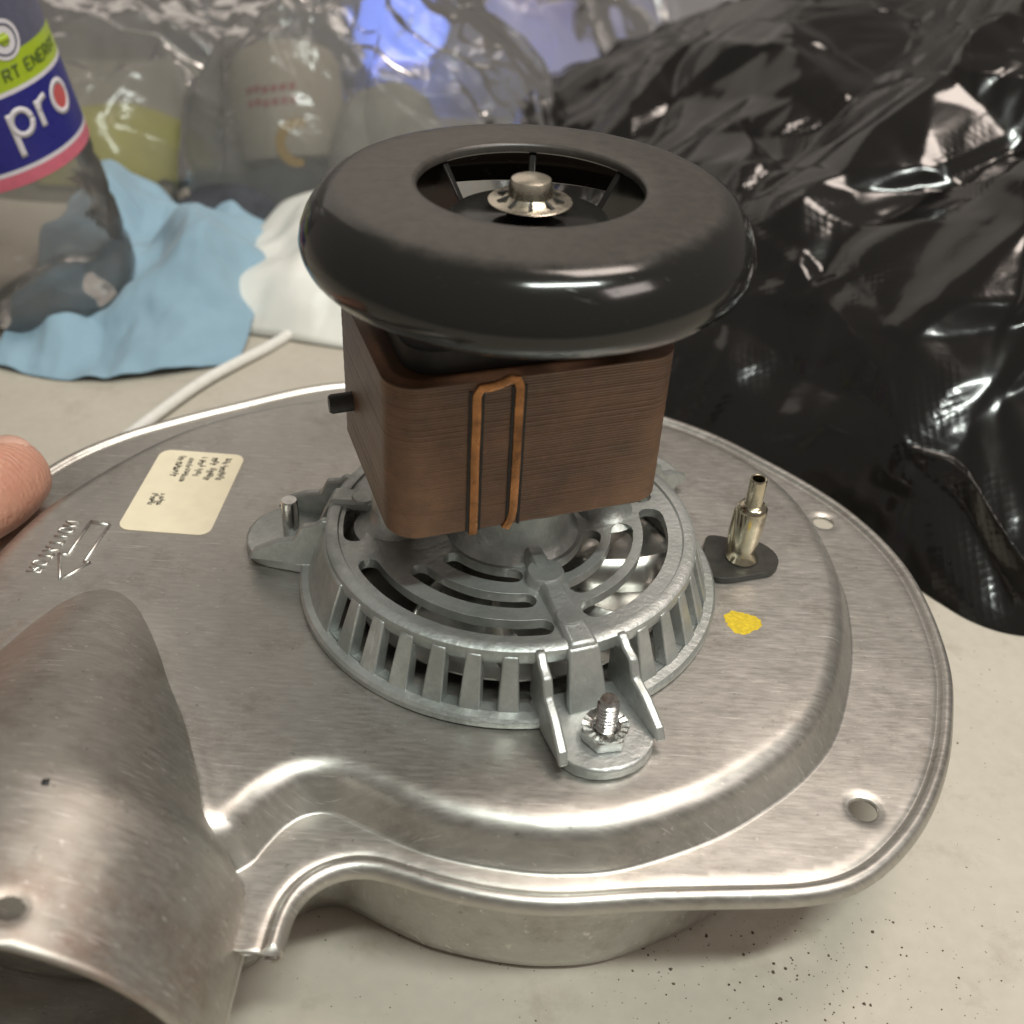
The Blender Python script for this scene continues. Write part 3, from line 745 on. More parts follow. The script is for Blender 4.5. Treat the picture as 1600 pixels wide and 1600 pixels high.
# subdivide straight runs
dense = []
for a, b in zip(outl, np.roll(outl, -1, 0)):
    n = max(1, int(np.linalg.norm(b - a) / 2.0)); dense += [a + (b - a) * k / n for k in range(n)]
dense = np.array(dense); nrm = np.roll(dense, -1, 0) - np.roll(dense, 1, 0); nrm /= np.linalg.norm(nrm, axis=1)[:, None]; nrm = np.c_[nrm[:, 1], -nrm[:, 0]]
Z0, Z1 = 36.0, 73.0; NL = 58
cs, sn = math.cos(SYAW), math.sin(SYAW)
def loc2(p): return (SC[0] + p[0] * cs - p[1] * sn, SC[1] + p[0] * sn + p[1] * cs)
V, F = [], []; n = len(dense); rows = []
for k in range(NL):
    o1 = rnd.uniform(-0.035, 0.035); sk = rnd.uniform(-0.025, 0.025), rnd.uniform(-0.025, 0.025)
    zz = Z0 + (Z1 - Z0) * k / NL; th = (Z1 - Z0) / NL
    if k == 0: o1 = -0.5
    for (dz, dr) in ((0.0, -0.05), (th * 0.18, 0), (th * 0.82, 0), (th, -0.05)):
        rows.append(len(V))
        for i in range(n):
            q_ = dense[i] + nrm[i] * (o1 + dr) + np.array(sk); V.append((*loc2(q_), zz + dz))
for a, b in zip(rows, rows[1:]):
    for i in range(n): F.append((a + i, a + (i + 1) % n, b + (i + 1) % n, b + i))
F.append(tuple(rows[0] + i for i in range(n))[::-1]); F.append(tuple(rows[-1] + i for i in range(n)))
stator = mesh("stator", V, F, 'lam', blower, sharp=25, label="brown varnished laminated motor stator"); fix_normals(stator)
# copper shading loop on the front face: two straps joined at the top
def face_pt(u, z, proud): return (*loc2((u, -SD / 2 - proud)), z)
def uof(x, y):   # world point on the front face to face coordinate
    dx, dy = x - SC[0], y - SC[1]; return dx * cs + dy * sn
uL, uR = uof(-9.1, -26.6), uof(-0.3, -24.6)
def strap(name, pts, w, pr0=-0.4, pr1=0.5):
    V, F = [], []
    for i, (u, z) in enumerate(pts):
        a = np.array(pts[max(i - 1, 0)]); b = np.array(pts[min(i + 1, len(pts) - 1)]); t = (b - a) / np.linalg.norm(b - a); nn = np.array([-t[1], t[0]])
        ln = np.array((u, z)) + nn * w; rn = np.array((u, z)) - nn * w
        for q_, pr in ((ln, pr0), (ln * 1, pr1 * .8), (np.array((u, z)) + nn * w * .6, pr1), (np.array((u, z)) - nn * w * .6, pr1), (rn, pr1 * .8), (rn, pr0)): V.append(face_pt(q_[0], q_[1], pr))
    for i in range(len(pts) - 1):
        for k in range(5): F.append((i * 6 + k, i * 6 + k + 1, i * 6 + k + 7, i * 6 + k + 6))
    F.append(tuple(range(6))); e = (len(pts) - 1) * 6; F.append(tuple(e + k for k in range(6))[::-1])
    o = mesh(name, V, F, 'copper', stator, sharp=60); fix_normals(o); o.location.z = 0; return o
um = (uL + uR) / 2
strap("copper_strap", spline([(uL, Z0 - 0.5), (uL, 45), (uL - .1, 55), (uL, 64), (uL + 0.0, 70.0), (uL + 0.8, 71.5), (uL + 2.6, 71.5), (um + 0.6, 72.0), (uR - 2.0, 72.7), (uR - 0.6, 72.4), (uR + .0, 70.8), (uR, 64), (uR + .05, 55), (uR, 45), (uR - 0.2, 39), (uR - 1.6, 35.6)], 1.2), 0.92)
for u in (uL - 1.3, uL + 1.3, uR - 1.3, uR + 1.3):   # dark slot edges beside the straps
    V = [face_pt(u - .28, Z0 + .3, -0.3), face_pt(u + .28, Z0 + .3, -0.3), face_pt(u + .28, Z0 + .3, .26), face_pt(u - .28, Z0 + .3, .26), face_pt(u - .28, 71, -0.3), face_pt(u + .28, 71, -0.3), face_pt(u + .28, 71, .26), face_pt(u - .28, 71, .26)]
    o = hexa("slot_edge", V, 'dark', stator); o.location.z = 0
# coil bobbin, bearing bracket and rotor between stator and fan
lathe("rotor_hub", [(17.5, 31.5), (18, 32.5), (18, 36.4), (10, 36.5)], simple("dark_brown_varnish", (0.035, 0.018, 0.01), 0.4), blower, 48, (2, 0, 0))
plate("bobbin", [loc2(p) for p in rrect(50, 41, 7, 6, (-1.5, -1.5))], [], 73.05, 78.5, 'dark', blower, 1.0)
lathe("bearing_bracket", [(16, 78.4), (15, 80.5), (9, 82), (6, 86), (6, 92), (3, 92.2)], 'dark', blower, 40)
lathe("bracket_screw", [(0.01, 2.0), (2.2, 1.6), (2.6, 0.4), (2.6, 0)], 'brassy', blower, 20, (*loc2((-22, -12)), 78.5))
tube("terminal_pin", [(-36.5, 0.5, 49.5), (-42.6, -1.7, 49.3), (-43.2, -1.9, 49.3)], [2.3, 2.3, 1.9], 'rubber', blower, 16)

# ------------------------------------------------------------------ top cooling fan
fan_prof_out = [(23.0, 102.4), (23.3, 102.9), (24.0, 103.1), (30, 102.95), (35, 102.75), (38.0, 102.5), (39.6, 102.15), (41.2, 101.4), (42.8, 100.1), (44.2, 98.3), (45.5, 96.1), (46.4, 93.8), (46.8, 91.8), (46.5, 90.0), (45.9, 88.6), (45.1, 87.6), (44.5, 87.2), (44.1, 87.4), (44.0, 88.2), (44.4, 90.0), (43.8, 92.4), (42.6, 95.0), (40.6, 97.6), (38, 99.6), (34, 100.7), (23.6, 100.9), (23.0, 101.3)]
fan = lathe("cooling_fan", fan_prof_out, fan_mat(), blower, 160, close=True, sharp=55)
fan['label'] = "glossy black plastic cooling fan with open centre"
lathe("fan_hub", [(0.01, 97.0), (4, 97.0), (5, 96.2), (13, 96.0), (16.4, 95.6), (17.2, 94.6), (17.2, 90), (16.2, 88), (4, 87.5), (0.01, 87.5)], 'fan', fan, 72).location.z = 0
for k in range(7):
    a = 90 + 360 / 7 * k
    V = []
    ca, sa = math.cos(R(a)), math.sin(R(a))
    for z, r0, r1 in ((89.5, 15.5, 41.0), (100.8, 15.5, 38.0)):
        for r, t in ((r0, -.8), (r1, -.8), (r1, .8), (r0, .8)): V.append((r * ca - t * sa, r * sa + t * ca, z))
    if k % 7 == 0: pass
    V[4] = (23.6 * ca + .8 * sa, 23.6 * sa - .8 * ca, 100.8); V[7] = (23.6 * ca - .8 * sa, 23.6 * sa + .8 * ca, 100.8)
    o = hexa("fan_blade", V, 'fan', fan, 0.3); o.location.z = 0
# push-on cap nut and shaft end
cap_prof = [(2.0, 98.2), (5.2, 98.4), (8.3, 98.9), (8.6, 99.2), (8.3, 99.35), (5.6, 99.5), (4.6, 100.4), (4.4, 102.7), (4.0, 103.6), (3.0, 104.0), (0.01, 104.05)]
capn = lathe("push_nut", cap_prof, 'brassy', blower, 64)
for a in (-160, -125, -88, -48, -10, 30, 75, 120, 160):
    V = []
    ca, sa = math.cos(R(a)), math.sin(R(a))
    for (r, t, z) in ((4.5, -.32, 99.2), (7.0, -.42, 99.2), (7.0, .42, 99.2), (4.5, .32, 99.2), (4.5, -.32, 100.5), (7.0, -.42, 99.62), (7.0, .42, 99.62), (4.5, .32, 100.5)): V.append((r * ca - t * sa, r * sa + t * ca, z))
    o = hexa("slit", V, 'dark', capn); o.location.z = 0

mesh = _mesh
# ================================================================== crumpled sheets
def crumple(X, scale, sweeps, bend=0.08, floor=None, under=None, jitter=2.0, seed=1, levels=2, pin=True, pinfn=None, want_rest=False):
    g = np.random.default_rng(seed)
    X = X.astype(float).copy(); scale = np.array(scale, float)
    for lv in range(levels + 1):
        if lv:
            n, m, _ = X.shape
            def up1(A):
                B = np.empty((A.shape[0] * 2 - 1,) + A.shape[1:]); B[::2] = A; B[1::2] = 0.5 * (A[1:] + A[:-1]); return B
            X = up1(X); X = up1(X.transpose(1, 0, 2)).transpose(1, 0, 2)
            T = up1(T); T = up1(T.transpose(1, 0, 2)).transpose(1, 0, 2)
            X += g.normal(0, jitter * 0.12 / lv, X.shape)
        else:
            T = X.copy(); X = X + g.normal(0, jitter, X.shape)
        n, m, _ = X.shape
        groups = []
        I, J = np.meshgrid(np.arange(n), np.arange(m), indexing='ij')
        def add(di, dj, k, stiff, s):
            ok = (I + di < n) & (J + dj < m) & (J + dj >= 0)
            a = (I * m + J)[ok]; b = ((I + di) * m + J + dj)[ok]
            ax = (I if di else J)[ok]
            step = max(di, dj) if di or dj else 1
            for c in range(2):
                mk = ((ax // step) % 2) == c
                aa, bb = a[mk], b[mk]
                L = np.linalg.norm(T.reshape(-1, 3)[aa] - T.reshape(-1, 3)[bb], axis=1) * s
                groups.append((aa, bb, L, stiff))
        s = scale
        add(1, 0, 1, 0.9, s); add(0, 1, 1, 0.9, s); add(1, 1, 1, 0.6, s); add(1, -1, 1, 0.6, s)
        add(2, 0, 2, bend, s); add(0, 2, 2, bend, s)
        flat = X.reshape(-1, 3); Tf = T.reshape(-1, 3)
        edge = ((I == 0) | (I == n - 1) | (J == 0) | (J == m - 1)).ravel()
        U = under(Tf) if under else None
        if pinfn is not None: edge = pinfn(Tf)
        for it in range(sweeps[lv]):
            for aa, bb, L, st in groups:
                d = flat[bb] - flat[aa]; l = np.linalg.norm(d, axis=1) + 1e-9
                c = (0.5 * st * (l - L) / l)[:, None] * d
                flat[aa] += c; flat[bb] -= c
            flat += (Tf - flat) * 0.004
            if U is not None: flat[:, 2] = np.maximum(flat[:, 2], U)
            if floor is not None: flat[:, 2] = np.maximum(flat[:, 2], floor)
            if pin: flat[edge] = Tf[edge]
        X = flat.reshape(n, m, 3)
    return (X, T) if want_rest else X
def sheet_obj(name, X, mat, keep=None, sub=1, thick=None, parent=None):
    n, m, _ = X.shape
    V = X.reshape(-1, 3); F = []
    for i in range(n - 1):
        for j in range(m - 1):
            if keep is None or keep[i, j]: F.append((i * m + j, i * m + j + 1, (i + 1) * m + j + 1, (i + 1) * m + j))
    used = np.unique(np.array(F).ravel()); mp = -np.ones(len(V), int); mp[used] = np.arange(len(used))
    o = mesh(name, V[used], [tuple(mp[list(f)]) for f in F], mat, parent)
    if sub:
        s = o.modifiers.new('sub', 'SUBSURF'); s.levels = sub; s.render_levels = sub
    if thick:
        s = o.modifiers.new('thickness', 'SOLIDIFY'); s.thickness = thick * MM; s.offset = 0
    return o
def mound_grid(outline, centre, H, p, q, nr, na):
    """Radial sheet over a mound: returns grid[ring, angle]."""
    out = spline(outline, 4, True); ang = np.arctan2(out[:, 1] - centre[1], out[:, 0] - centre[0]); rad = np.hypot(out[:, 0] - centre[0], out[:, 1] - centre[1])
    od = np.argsort(ang); ang, rad = ang[od], rad[od]
    A = np.concatenate([ang - 2 * np.pi, ang, ang + 2 * np.pi]); RR = np.tile(rad, 3)
    return A, RR
def mound_fn(outline, centre, H, p, q):
    A, RR = mound_grid(outline, centre, H, p, q, 0, 0)
    def fn(x, y):
        r = np.hypot(x - centre[0], y - centre[1]); a = np.arctan2(y - centre[1], x - centre[0])
        t = r / np.interp(a, A, RR)
        return TABLE + H * np.clip(1 - np.clip(t, 0, 1) ** p, 0, 1) ** q, t
    return fn

# ------------------------------------------------------------------ black rubbish bag
bag_out = [(152, 48), (121, 86), (90, 128), (57, 162), (30, 220), (0, 320), (-26, 430), (-10, 540), (50, 640), (150, 730), (330, 760), (560, 700), (700, 480), (680, 220), (520, 70), (330, 50), (220, 50)]
fnb = mound_fn(bag_out, (300, 360), 132, 1.7, 0.80)
def facets(gx, gy, spacing, seed, stretch=1.0, ang=0.0):
    """Piecewise flat random field: random heights on a scattered triangulation, read off at the grid points."""
    g = np.random.default_rng(seed); ca, sa = math.cos(ang), math.sin(ang)
    U = (gx * ca + gy * sa) / (spacing * stretch); W = (-gx * sa + gy * ca) / spacing
    u0, u1, w0, w1 = U.min() - 2, U.max() + 2, W.min() - 2, W.max() + 2
    n = int((u1 - u0) * (w1 - w0)); P = np.c_[g.uniform(u0, u1, n), g.uniform(w0, w1, n)]
    for _ in range(2):      # spread the points a little
        for k in range(n):
            d = P - P[k]; r2 = (d ** 2).sum(1); r2[k] = 9; q = np.argmin(r2)
            if r2[q] < .45: P[k] -= d[q] / math.sqrt(r2[q] + 1e-6) * .2
    H = g.uniform(-1, 1, n)
    v, e, f, orig, *_ = delaunay_2d_cdt([Vector(p) for p in P], [], [], 0, 1e-6)
    v = np.array([(p.x, p.y) for p in v]); Hv = np.array([H[o[0]] if len(o) else 0 for o in orig])
    out = np.zeros(gx.shape); uf, wf = U.ravel(), W.ravel(); o_ = out.ravel()
    cell = {}
    ku, kw = np.floor(uf).astype(int), np.floor(wf).astype(int); od = np.lexsort((kw, ku)); 
    keys = ku * 10000 + kw; so = np.argsort(keys, kind='stable'); ks = keys[so]
    for t in f:
        a, b, c = v[t[0]], v[t[1]], v[t[2]]
        den = (b[0] - a[0]) * (c[1] - a[1]) - (c[0] - a[0]) * (b[1] - a[1])
        if abs(den) < 1e-9: continue
        x0, x1 = int(math.floor(min(a[0], b[0], c[0]))), int(math.floor(max(a[0], b[0], c[0]))); y0, y1 = int(math.floor(min(a[1], b[1], c[1]))), int(math.floor(max(a[1], b[1], c[1])))
        for cx in range(x0, x1 + 1):
            lo = np.searchsorted(ks, cx * 10000 + y0, 'left'); hi = np.searchsorted(ks, cx * 10000 + y1, 'right')
            if hi <= lo: continue
            id_ = so[lo:hi]; px, py = uf[id_] - a[0], wf[id_] - a[1]
            l1 = (px * (c[1] - a[1]) - (c[0] - a[0]) * py) / den; l2 = ((b[0] - a[0]) * py - px * (b[1] - a[1])) / den
            m = (l1 >= -1e-9) & (l2 >= -1e-9) & (l1 + l2 <= 1 + 1e-9)
            o_[id_[m]] = Hv[t[0]] + l1[m] * (Hv[t[1]] - Hv[t[0]]) + l2[m] * (Hv[t[2]] - Hv[t[0]])
    return o_.reshape(gx.shape)
def blur(A, n=1):
    for _ in range(n):
        B = np.pad(A, 1, mode='edge'); A = (B[:-2, 1:-1] + B[2:, 1:-1] + B[1:-1, :-2] + B[1:-1, 2:] + 2 * A) / 6
    return A
def swell(gx, gy, wl, seed):
    g = np.random.default_rng(seed); o = np.zeros(gx.shape)
    for k in range(5):
        a = g.uniform(0, 6.28); o += np.sin((gx * math.cos(a) + gy * math.sin(a)) * 6.28 / (wl * g.uniform(.7, 1.4)) + g.uniform(0, 6.28))
    return o / 2.2
def polar(outline, centre, nt_, na_):
    A, RR = mound_grid(outline, centre, 0, 0, 0, 0, 0)
    T, An = np.meshgrid(np.linspace(0.0, 1.0, nt_) ** 0.8, np.linspace(-math.pi, math.pi, na_), indexing='ij')
    r = T * np.interp(An, A, RR); return centre[0] + r * np.cos(An), centre[1] + r * np.sin(An), T
def weld(X):
    X[:, -1] = X[:, 0]; return X
gx, gy, tt_ = polar(bag_out, (300, 360), 190, 640)
hz, _ = fnb(gx, gy)
ef = np.clip((1.0 - tt_) / 0.035, 0, 1)
amp = np.clip(0.95 + 0.5 * swell(gx, gy, 150, 3), 0.7, 1.5)
dz = 15 * facets(gx, gy, 50, 31, 2.4, 0.9) + amp * 8.5 * facets(gx, gy, 23, 32, 3.6, 2.1) + amp * 3.5 * facets(gx, gy, 17, 43, 3.2, 0.6) + np.clip(0.2 + swell(gx, gy, 110, 8), 0, 1) * 1.6 * facets(gx, gy, 8, 33, 2.2, 0.4)
dx = 11 * facets(gx, gy, 42, 34, 2.0, 2.4) + 5.5 * amp * facets(gx, gy, 21, 37, 3.2, 1.2); dy = 11 * facets(gx, gy, 42, 35, 2.0, 0.5) + 5.5 * amp * facets(gx, gy, 21, 36, 3.2, 2.8)
Xb = weld(np.stack([gx + dx * (0.45 + 0.55 * ef), gy + dy * (0.45 + 0.55 * ef), np.maximum(TABLE + 0.4, hz + (dz + 5) * ef)], 2))
bag = sheet_obj("rubbish_bag", Xb, 'bag', None, 1)
tag(bag, "crumpled glossy black plastic rubbish bag behind the blower", "rubbish bag")

# ------------------------------------------------------------------ blue paper towel
nu, nv = 15, 19
fl, fr, br, bl_ = (np.array(p, float) for p in ((-214, 176), (-122, 190), (-134, 335), (-240, 352)))
Xt = np.zeros((nu, nv, 3))
for i in range(nu):
    for j in range(nv):
        u, v = i / (nu - 1), j / (nv - 1)
        b = (fl * (1 - u) + fr * u) * (1 - v) + (bl_ * (1 - u) + br * u) * v
        b = b + np.array([10 * math.sin(3.1 * v) * (u - .3), -12 * math.sin(math.pi * u)]) * (1 - v * .5)
        hump = 30 * math.exp(-((u - .74) / .24) ** 2 - ((v - .46) / .34) ** 2) + 26 * math.exp(-((u - .25) / .2) ** 2 - ((v - .80) / .3) ** 2) + 12 * math.exp(-((u - .2) / .16) ** 2 - ((v - .22) / .12) ** 2)
        fold = 7 * (abs(((u * 3.1 + v * 1.6) % 1) - .5) * 2) * min(1, 4 * v) * min(1, 5 * (1 - u)) + 5 * (abs(((u * 1.6 - v * 3.4) % 1) - .5) * 2) * min(1, 4 * v)
        Xt[i, j] = (b[0], b[1], TABLE + 0.8 + hump + fold)
Xt = crumple(Xt, 1.08, (50, 30, 16), 0.30, TABLE + 0.8, None, 2.4, 33, 2, pin=False)
towel = sheet_obj("paper_towel", Xt, 'towel', None, 1, 0.5)
tag(towel, "crumpled light blue paper shop towel beside the clear bottle", "paper towel")

# ------------------------------------------------------------------ white pouch and white cable
pv = []
nu, nv = 17, 13
A0 = [np.array(p, float) for p in ((-152, 220), (-62, 203), (-20, 300), (-136, 352))]
Xp = np.zeros((nu, nv, 3))
for i in range(nu):
    for j in range(nv):
        u, v = i / (nu - 1), j / (nv - 1)
        b = (A0[0] * (1 - u) + A0[1] * u) * (1 - v) + (A0[3] * (1 - u) + A0[2] * u) * v
        h = 26 * (min(u, 1 - u) * 2) ** 0.6 * min(1, v * 5.5) ** 0.8 * (0.75 + 0.5 * v) + 2.0
        Xp[i, j] = (b[0], b[1], TABLE + 0.8 + h * (1 if 0 < j < nv - 1 and 0 < i < nu - 1 else 0.05))
Xp = crumple(Xp, 1.03, (25, 15), 0.3, TABLE + 0.7, None, 1.2, 4, 1)
pouch = sheet_obj("white_pouch", Xp, 'white', None, 1, 0.6)
tag(pouch, "white folded plastic pouch on the table behind the motor", "pouch")
cab = tube("power_cable", spline([(-152, 104, TABLE + 3.2), (-140, 138, TABLE + 3.2), (-127, 169, TABLE + 3.2), (-109, 200, TABLE + 2.4), (-103, 212, TABLE + 2.2), (-92, 232, TABLE + 2.2)], 6), 2.3, 'cable', None, 14)
tag(cab, "white cable running from under the blower to the pouch", "cable")

# ------------------------------------------------------------------ labelled drink bottle
bottle = thing("drink_bottle", "clear plastic drink bottle with green, navy and pink label", "bottle", loc=(-209, 230, TABLE + 6.8))
bottle.rotation_mode = 'QUATERNION'
bottle.rotation_quaternion = Vector((0, 0, 1)).rotation_difference(Vector((-0.14, -0.15, 1.0)).normalized())
RB = 38.0
def blathe(name, prof, mat, sharp=60, parent=bottle): return lathe(name, prof, mat, parent, 72, sharp=sharp)
body = blathe("body", [(0.01, 6), (10, 3), (22, 0.6), (30, 0.3), (34.5, 3), (37.2, 9), (37.6, 18), (36.2, 22), (37.7, 26), (37.8, 36), (36.4, 40), (37.8, 44), (37.8, 54), (36.6, 58), (37.6, 62), (37.6, 142), (35, 156), (28, 172), (18, 188), (13.8, 196), (13.4, 208)], 'pet')
for nm, z0, z1, mt, rr in (("label_band", 67.6, 72.6, 'pink', 38.0), ("label_line", 72.6, 74.2, 'lwhite', 38.05), ("label_band", 74.2, 100, 'navy', 38.0), ("label_line", 100, 101.6, 'lwhite', 38.05), ("label_band", 101.6, 113, 'green', 38.0), ("label_band", 113, 140, 'lgrey', 38.0)):
    V, F = [], []; sg = 96
    for r, z in ((rr - .35, z0), (rr, z0), (rr, z1), (rr - .35, z1)):
        for k in range(sg): a = 2 * math.pi * k / sg; V.append((r * math.cos(a), r * math.sin(a), z))
    for i in range(3):
        for k in range(sg): F.append((i * sg + k, i * sg + (k + 1) % sg, (i + 1) * sg + (k + 1) % sg, (i + 1) * sg + k))
    mesh(nm, V, F, mt, bottle, sharp=40)
lathe("bottle_cap", [(14.5, 198), (14.8, 199), (14.8, 211), (14, 212), (0.01, 212)], 'lwhite', bottle, 40)
CA = -45.0    # direction the word starts at, in degrees
def wrap(u, z, r): a = R(CA) + u / RB; return (r * math.cos(a), r * math.sin(a), z)
def lstroke(name, pts, w, mat, r=38.25):
    P = spline(pts, 0.8) if len(pts) > 2 else np.array([np.array(pts[0], float) * (1 - t) + np.array(pts[1], float) * t for t in np.linspace(0, 1, 12)])
    V, F = [], []
    for i in range(len(P)):
        t = P[min(i + 1, len(P) - 1)] - P[max(i - 1, 0)]; t = t / (np.linalg.norm(t) + 1e-9); nn = np.array([-t[1], t[0]])
        a, b = P[i] + nn * w, P[i] - nn * w; V += [wrap(a[0], a[1], r), wrap(b[0], b[1], r)]
    for i in range(len(P) - 1): F.append((i * 2, i * 2 + 1, i * 2 + 3, i * 2 + 2))
    o = mesh(name, V, F, mat, bottle); s = o.modifiers.new('t', 'SOLIDIFY'); s.thickness = 0.15 * MM; s.offset = 0; return o
def oval(cx, cz, rx, rz, a0=0, a1=360, n=24): return [(cx + rx * math.cos(R(a0 + (a1 - a0) * k / n)), cz + rz * math.sin(R(a0 + (a1 - a0) * k / n))) for k in range(n + 1)]
def ldisc(name, cu, cz, ru, rz, mat, r):
    V = [wrap(cu, cz, r)]; F = []
    for k in range(40):
        a = 2 * math.pi * k / 40; V.append(wrap(cu + ru * math.cos(a), cz + rz * math.sin(a), r))
    for k in range(40): F.append((0, 1 + k, 1 + (k + 1) % 40))
    return mesh(name, V, F, mat, bottle)
# the rounded letters of the word
lstroke("letter_p", [(0, 94.0), (0, 77.6)], 1.15, 'lwhite'); lstroke("letter_p", oval(4.2, 89.6, 4.2, 4.6), 1.1, 'lwhite', 38.28)
lstroke("letter_r", [(12.6, 84.4), (12.6, 94.4)], 1.15, 'lwhite'); lstroke("letter_r", [(12.6, 90.4), (14, 93.4), (17.6, 94.6)], 1.1, 'lwhite', 38.28)
lstroke("letter_o", oval(26.2, 90.2, 5.4, 5.6), 1.1, 'lwhite')
ldisc("letter_fill", 26.2, 90.2, 4.4, 4.6, 'lred', 38.2)
bu = 15.3 * RB * math.pi / 180
ldisc("badge", bu, 118, 7.0, 7.0, 'lwhite', 38.3)
lstroke("badge_mark", [(bu - 2.2, 118), (bu + 2.2, 118)], 1.3, 'green', 38.45); lstroke("badge_mark", [(bu, 115.8), (bu, 120.2)], 1.3, 'green', 38.45)
lstroke("badge_ring", oval(bu, 118, 5.2, 5.2), 0.35, 'lgrey', 38.42)
GS = dict(GL); GS.update({'E': [[(.7, 0), (0, 0), (0, 1), (.7, 1)], [(0, .5), (.55, .5)]], 'G': [[(.7, .8), (.4, 1), (0, .7), (0, .3), (.4, 0), (.7, .2), (.7, .5), (.4, .5)]], 'Y': [[(0, 1), (.35, .5), (.7, 1)], [(.35, .5), (.35, 0)]]})
def small_text(word, u0, z0, h):
    for k, ch in enumerate(word):
        for stx in GS[ch]:
            for a, b in zip(stx, stx[1:]): lstroke("small_letter", [(u0 + k * h * 1.0 + a[0] * h, z0 + a[1] * h), (u0 + k * h * 1.0 + b[0] * h, z0 + b[1] * h)], 0.42, 'lgreen_ink', 38.22)
small_text("RT", 4.6, 104.6, 4.0); small_text("ENERGY", 14.8, 105.0, 4.0)

# ------------------------------------------------------------------ things behind, under the clear film
carton = thing("cream_jar", "cream jar with red lettering and a gold curve under clear film", "jar", loc=(-134, 392, TABLE))
carton.rotation_euler = Euler((R(-24), R(-8), R(0))); carton.location.z += 13 * MM
lathe("jar_body", [(0.01, 0), (26, 0), (30, 3), (31, 8), (31, 52), (27, 60), (16, 65), (0.01, 66)], 'cream', carton, 48)
def jstroke(name, a0, a1, z, mat, w):
    V, F = [], []; n = 14
    for k in range(n + 1):
        a = R(a0 + (a1 - a0) * k / n)
        for zz in (z - w, z + w): V.append((31.3 * math.cos(a), 31.3 * math.sin(a), zz + 0.05 * k))
    for k in range(n): F.append((2 * k, 2 * k + 1, 2 * k + 3, 2 * k + 2))
    mesh(name, V, F, mat, carton)
for z in (37, 30):
    for a in range(-118, -66, 9): jstroke("red_letter", a, a + 6.5, z + (a % 4) * .3, 'lred', 1.7)
V, F = [], []
for k in range(30):
    a = R(70) + R(205) * k / 29
    for rr in (8, 13): th = R(-68) + rr * math.cos(a) / 31; V.append((31.4 * math.cos(th), 31.4 * math.sin(th), 9 + rr * math.sin(a)))
for k in range(29): j = k + 1; F.append((2 * k, 2 * k + 1, 2 * j + 1, 2 * j))
mesh("gold_curve", V, F, 'gold', carton)
co = [(-112, 362), (-84, 350), (-52, 356), (-44, 386), (-60, 412), (-100, 410)]
cg = polar(co, (-80, 382), 60, 140); ch, _ = mound_fn(co, (-80, 382), 66, 2.6, .5)(cg[0], cg[1]); cf = np.clip((1 - cg[2]) / .08, 0, 1)
cX = weld(np.stack([cg[0] + 5 * cf * facets(cg[0], cg[1], 14, 71, 2, .6), cg[1] + 5 * cf * facets(cg[0], cg[1], 14, 72, 2, 1.1), np.maximum(TABLE + .4, ch + cf * (9 * facets(cg[0], cg[1], 17, 73, 2.4, 1.2) + 2 * facets(cg[0], cg[1], 6, 74, 1.5, .2)))], 2))
tag(sheet_obj("crumpled_paper", cX, 'greyp', None, 0), "crumpled grey paper beside the cream jar, under clear film", "paper")
def lump(name, outline, centre, H, p, q, mat, label, cat, step=12, sc=1.08, seed=3, jit=2.5, z0=0, sweeps=(50, 30), bend=0.15, thick=None, sub=1):
    fn = mound_fn(outline, centre, H, p, q); oo = np.array(outline)
    x0, y0 = oo.min(0) - 12; x1, y1 = oo.max(0) + 12
    gx, gy = np.meshgrid(np.linspace(x0, x1, max(7, int((x1 - x0) / step))), np.linspace(y0, y1, max(7, int((y1 - y0) / step))), indexing='ij')
    hz, _ = fn(gx, gy); X = np.stack([gx, gy, hz + z0], 2)
    X = crumple(X, sc, sweeps, bend, TABLE + 0.6 + z0, lambda T: fn(T[:, 0], T[:, 1])[0] - 8 + z0, jit, seed, len(sweeps) - 1, pinfn=lambda T: fn(T[:, 0], T[:, 1])[1] > 0.98, want_rest=True)
    X, Tr = X; ce = (Tr[:-1, :-1] + Tr[1:, 1:]) / 2
    o = sheet_obj(name, X, mat, fn(ce[..., 0], ce[..., 1])[1] < 1.0, sub, thick)
    tag(o, label, cat); return o
lump("yellow_cloth", [(-300, 380), (-230, 370), (-190, 400), (-200, 450), (-260, 470), (-310, 430)], (-250, 420), 24, 2, .7, 'limeyellow', "bright yellow cloth bunched under the clear bag", "cloth", 14, seed=8)
lump("dark_cloth", [(-190, 325), (-120, 330), (-60, 345), (-55, 385), (-120, 400), (-195, 385)], (-125, 362), 16, 2, .7, 'darkcloth', "dark navy cloth lying under the cream jar", "cloth", 14, seed=9)
ob = lathe("orange_tub", [(0.01, 0), (42, 0), (46, 4), (52, 78), (54, 80), (54, 84), (50, 84), (44, 8), (0.01, 6)], 'orange', None, 40)
ob.location = Vector((20, 880, TABLE)) * MM; tag(ob, "orange plastic tub at the far edge behind the bags", "tub")
lamp = thing("blue_lamp", "small blue glowing lamp wrapped in cloudy plastic film", "lamp", loc=(-104, 655, TABLE))
lathe("lamp_globe", [(0.01, 8), (20, 11), (32, 20), (36, 32), (32, 45), (20, 55), (0.01, 58)], 'ledblue', lamp, 32)
lathe("lamp_base", [(0.01, 0), (24, 0), (24, 6), (14, 12), (0.01, 12)], 'lwhite', lamp, 32)
bx_ = box("brown_carton", (-470, 900, TABLE), (-180, 1100, TABLE + 130), 'brownbox', None, 2); tag(bx_, "brown cardboard carton far behind the clear bags", "carton")
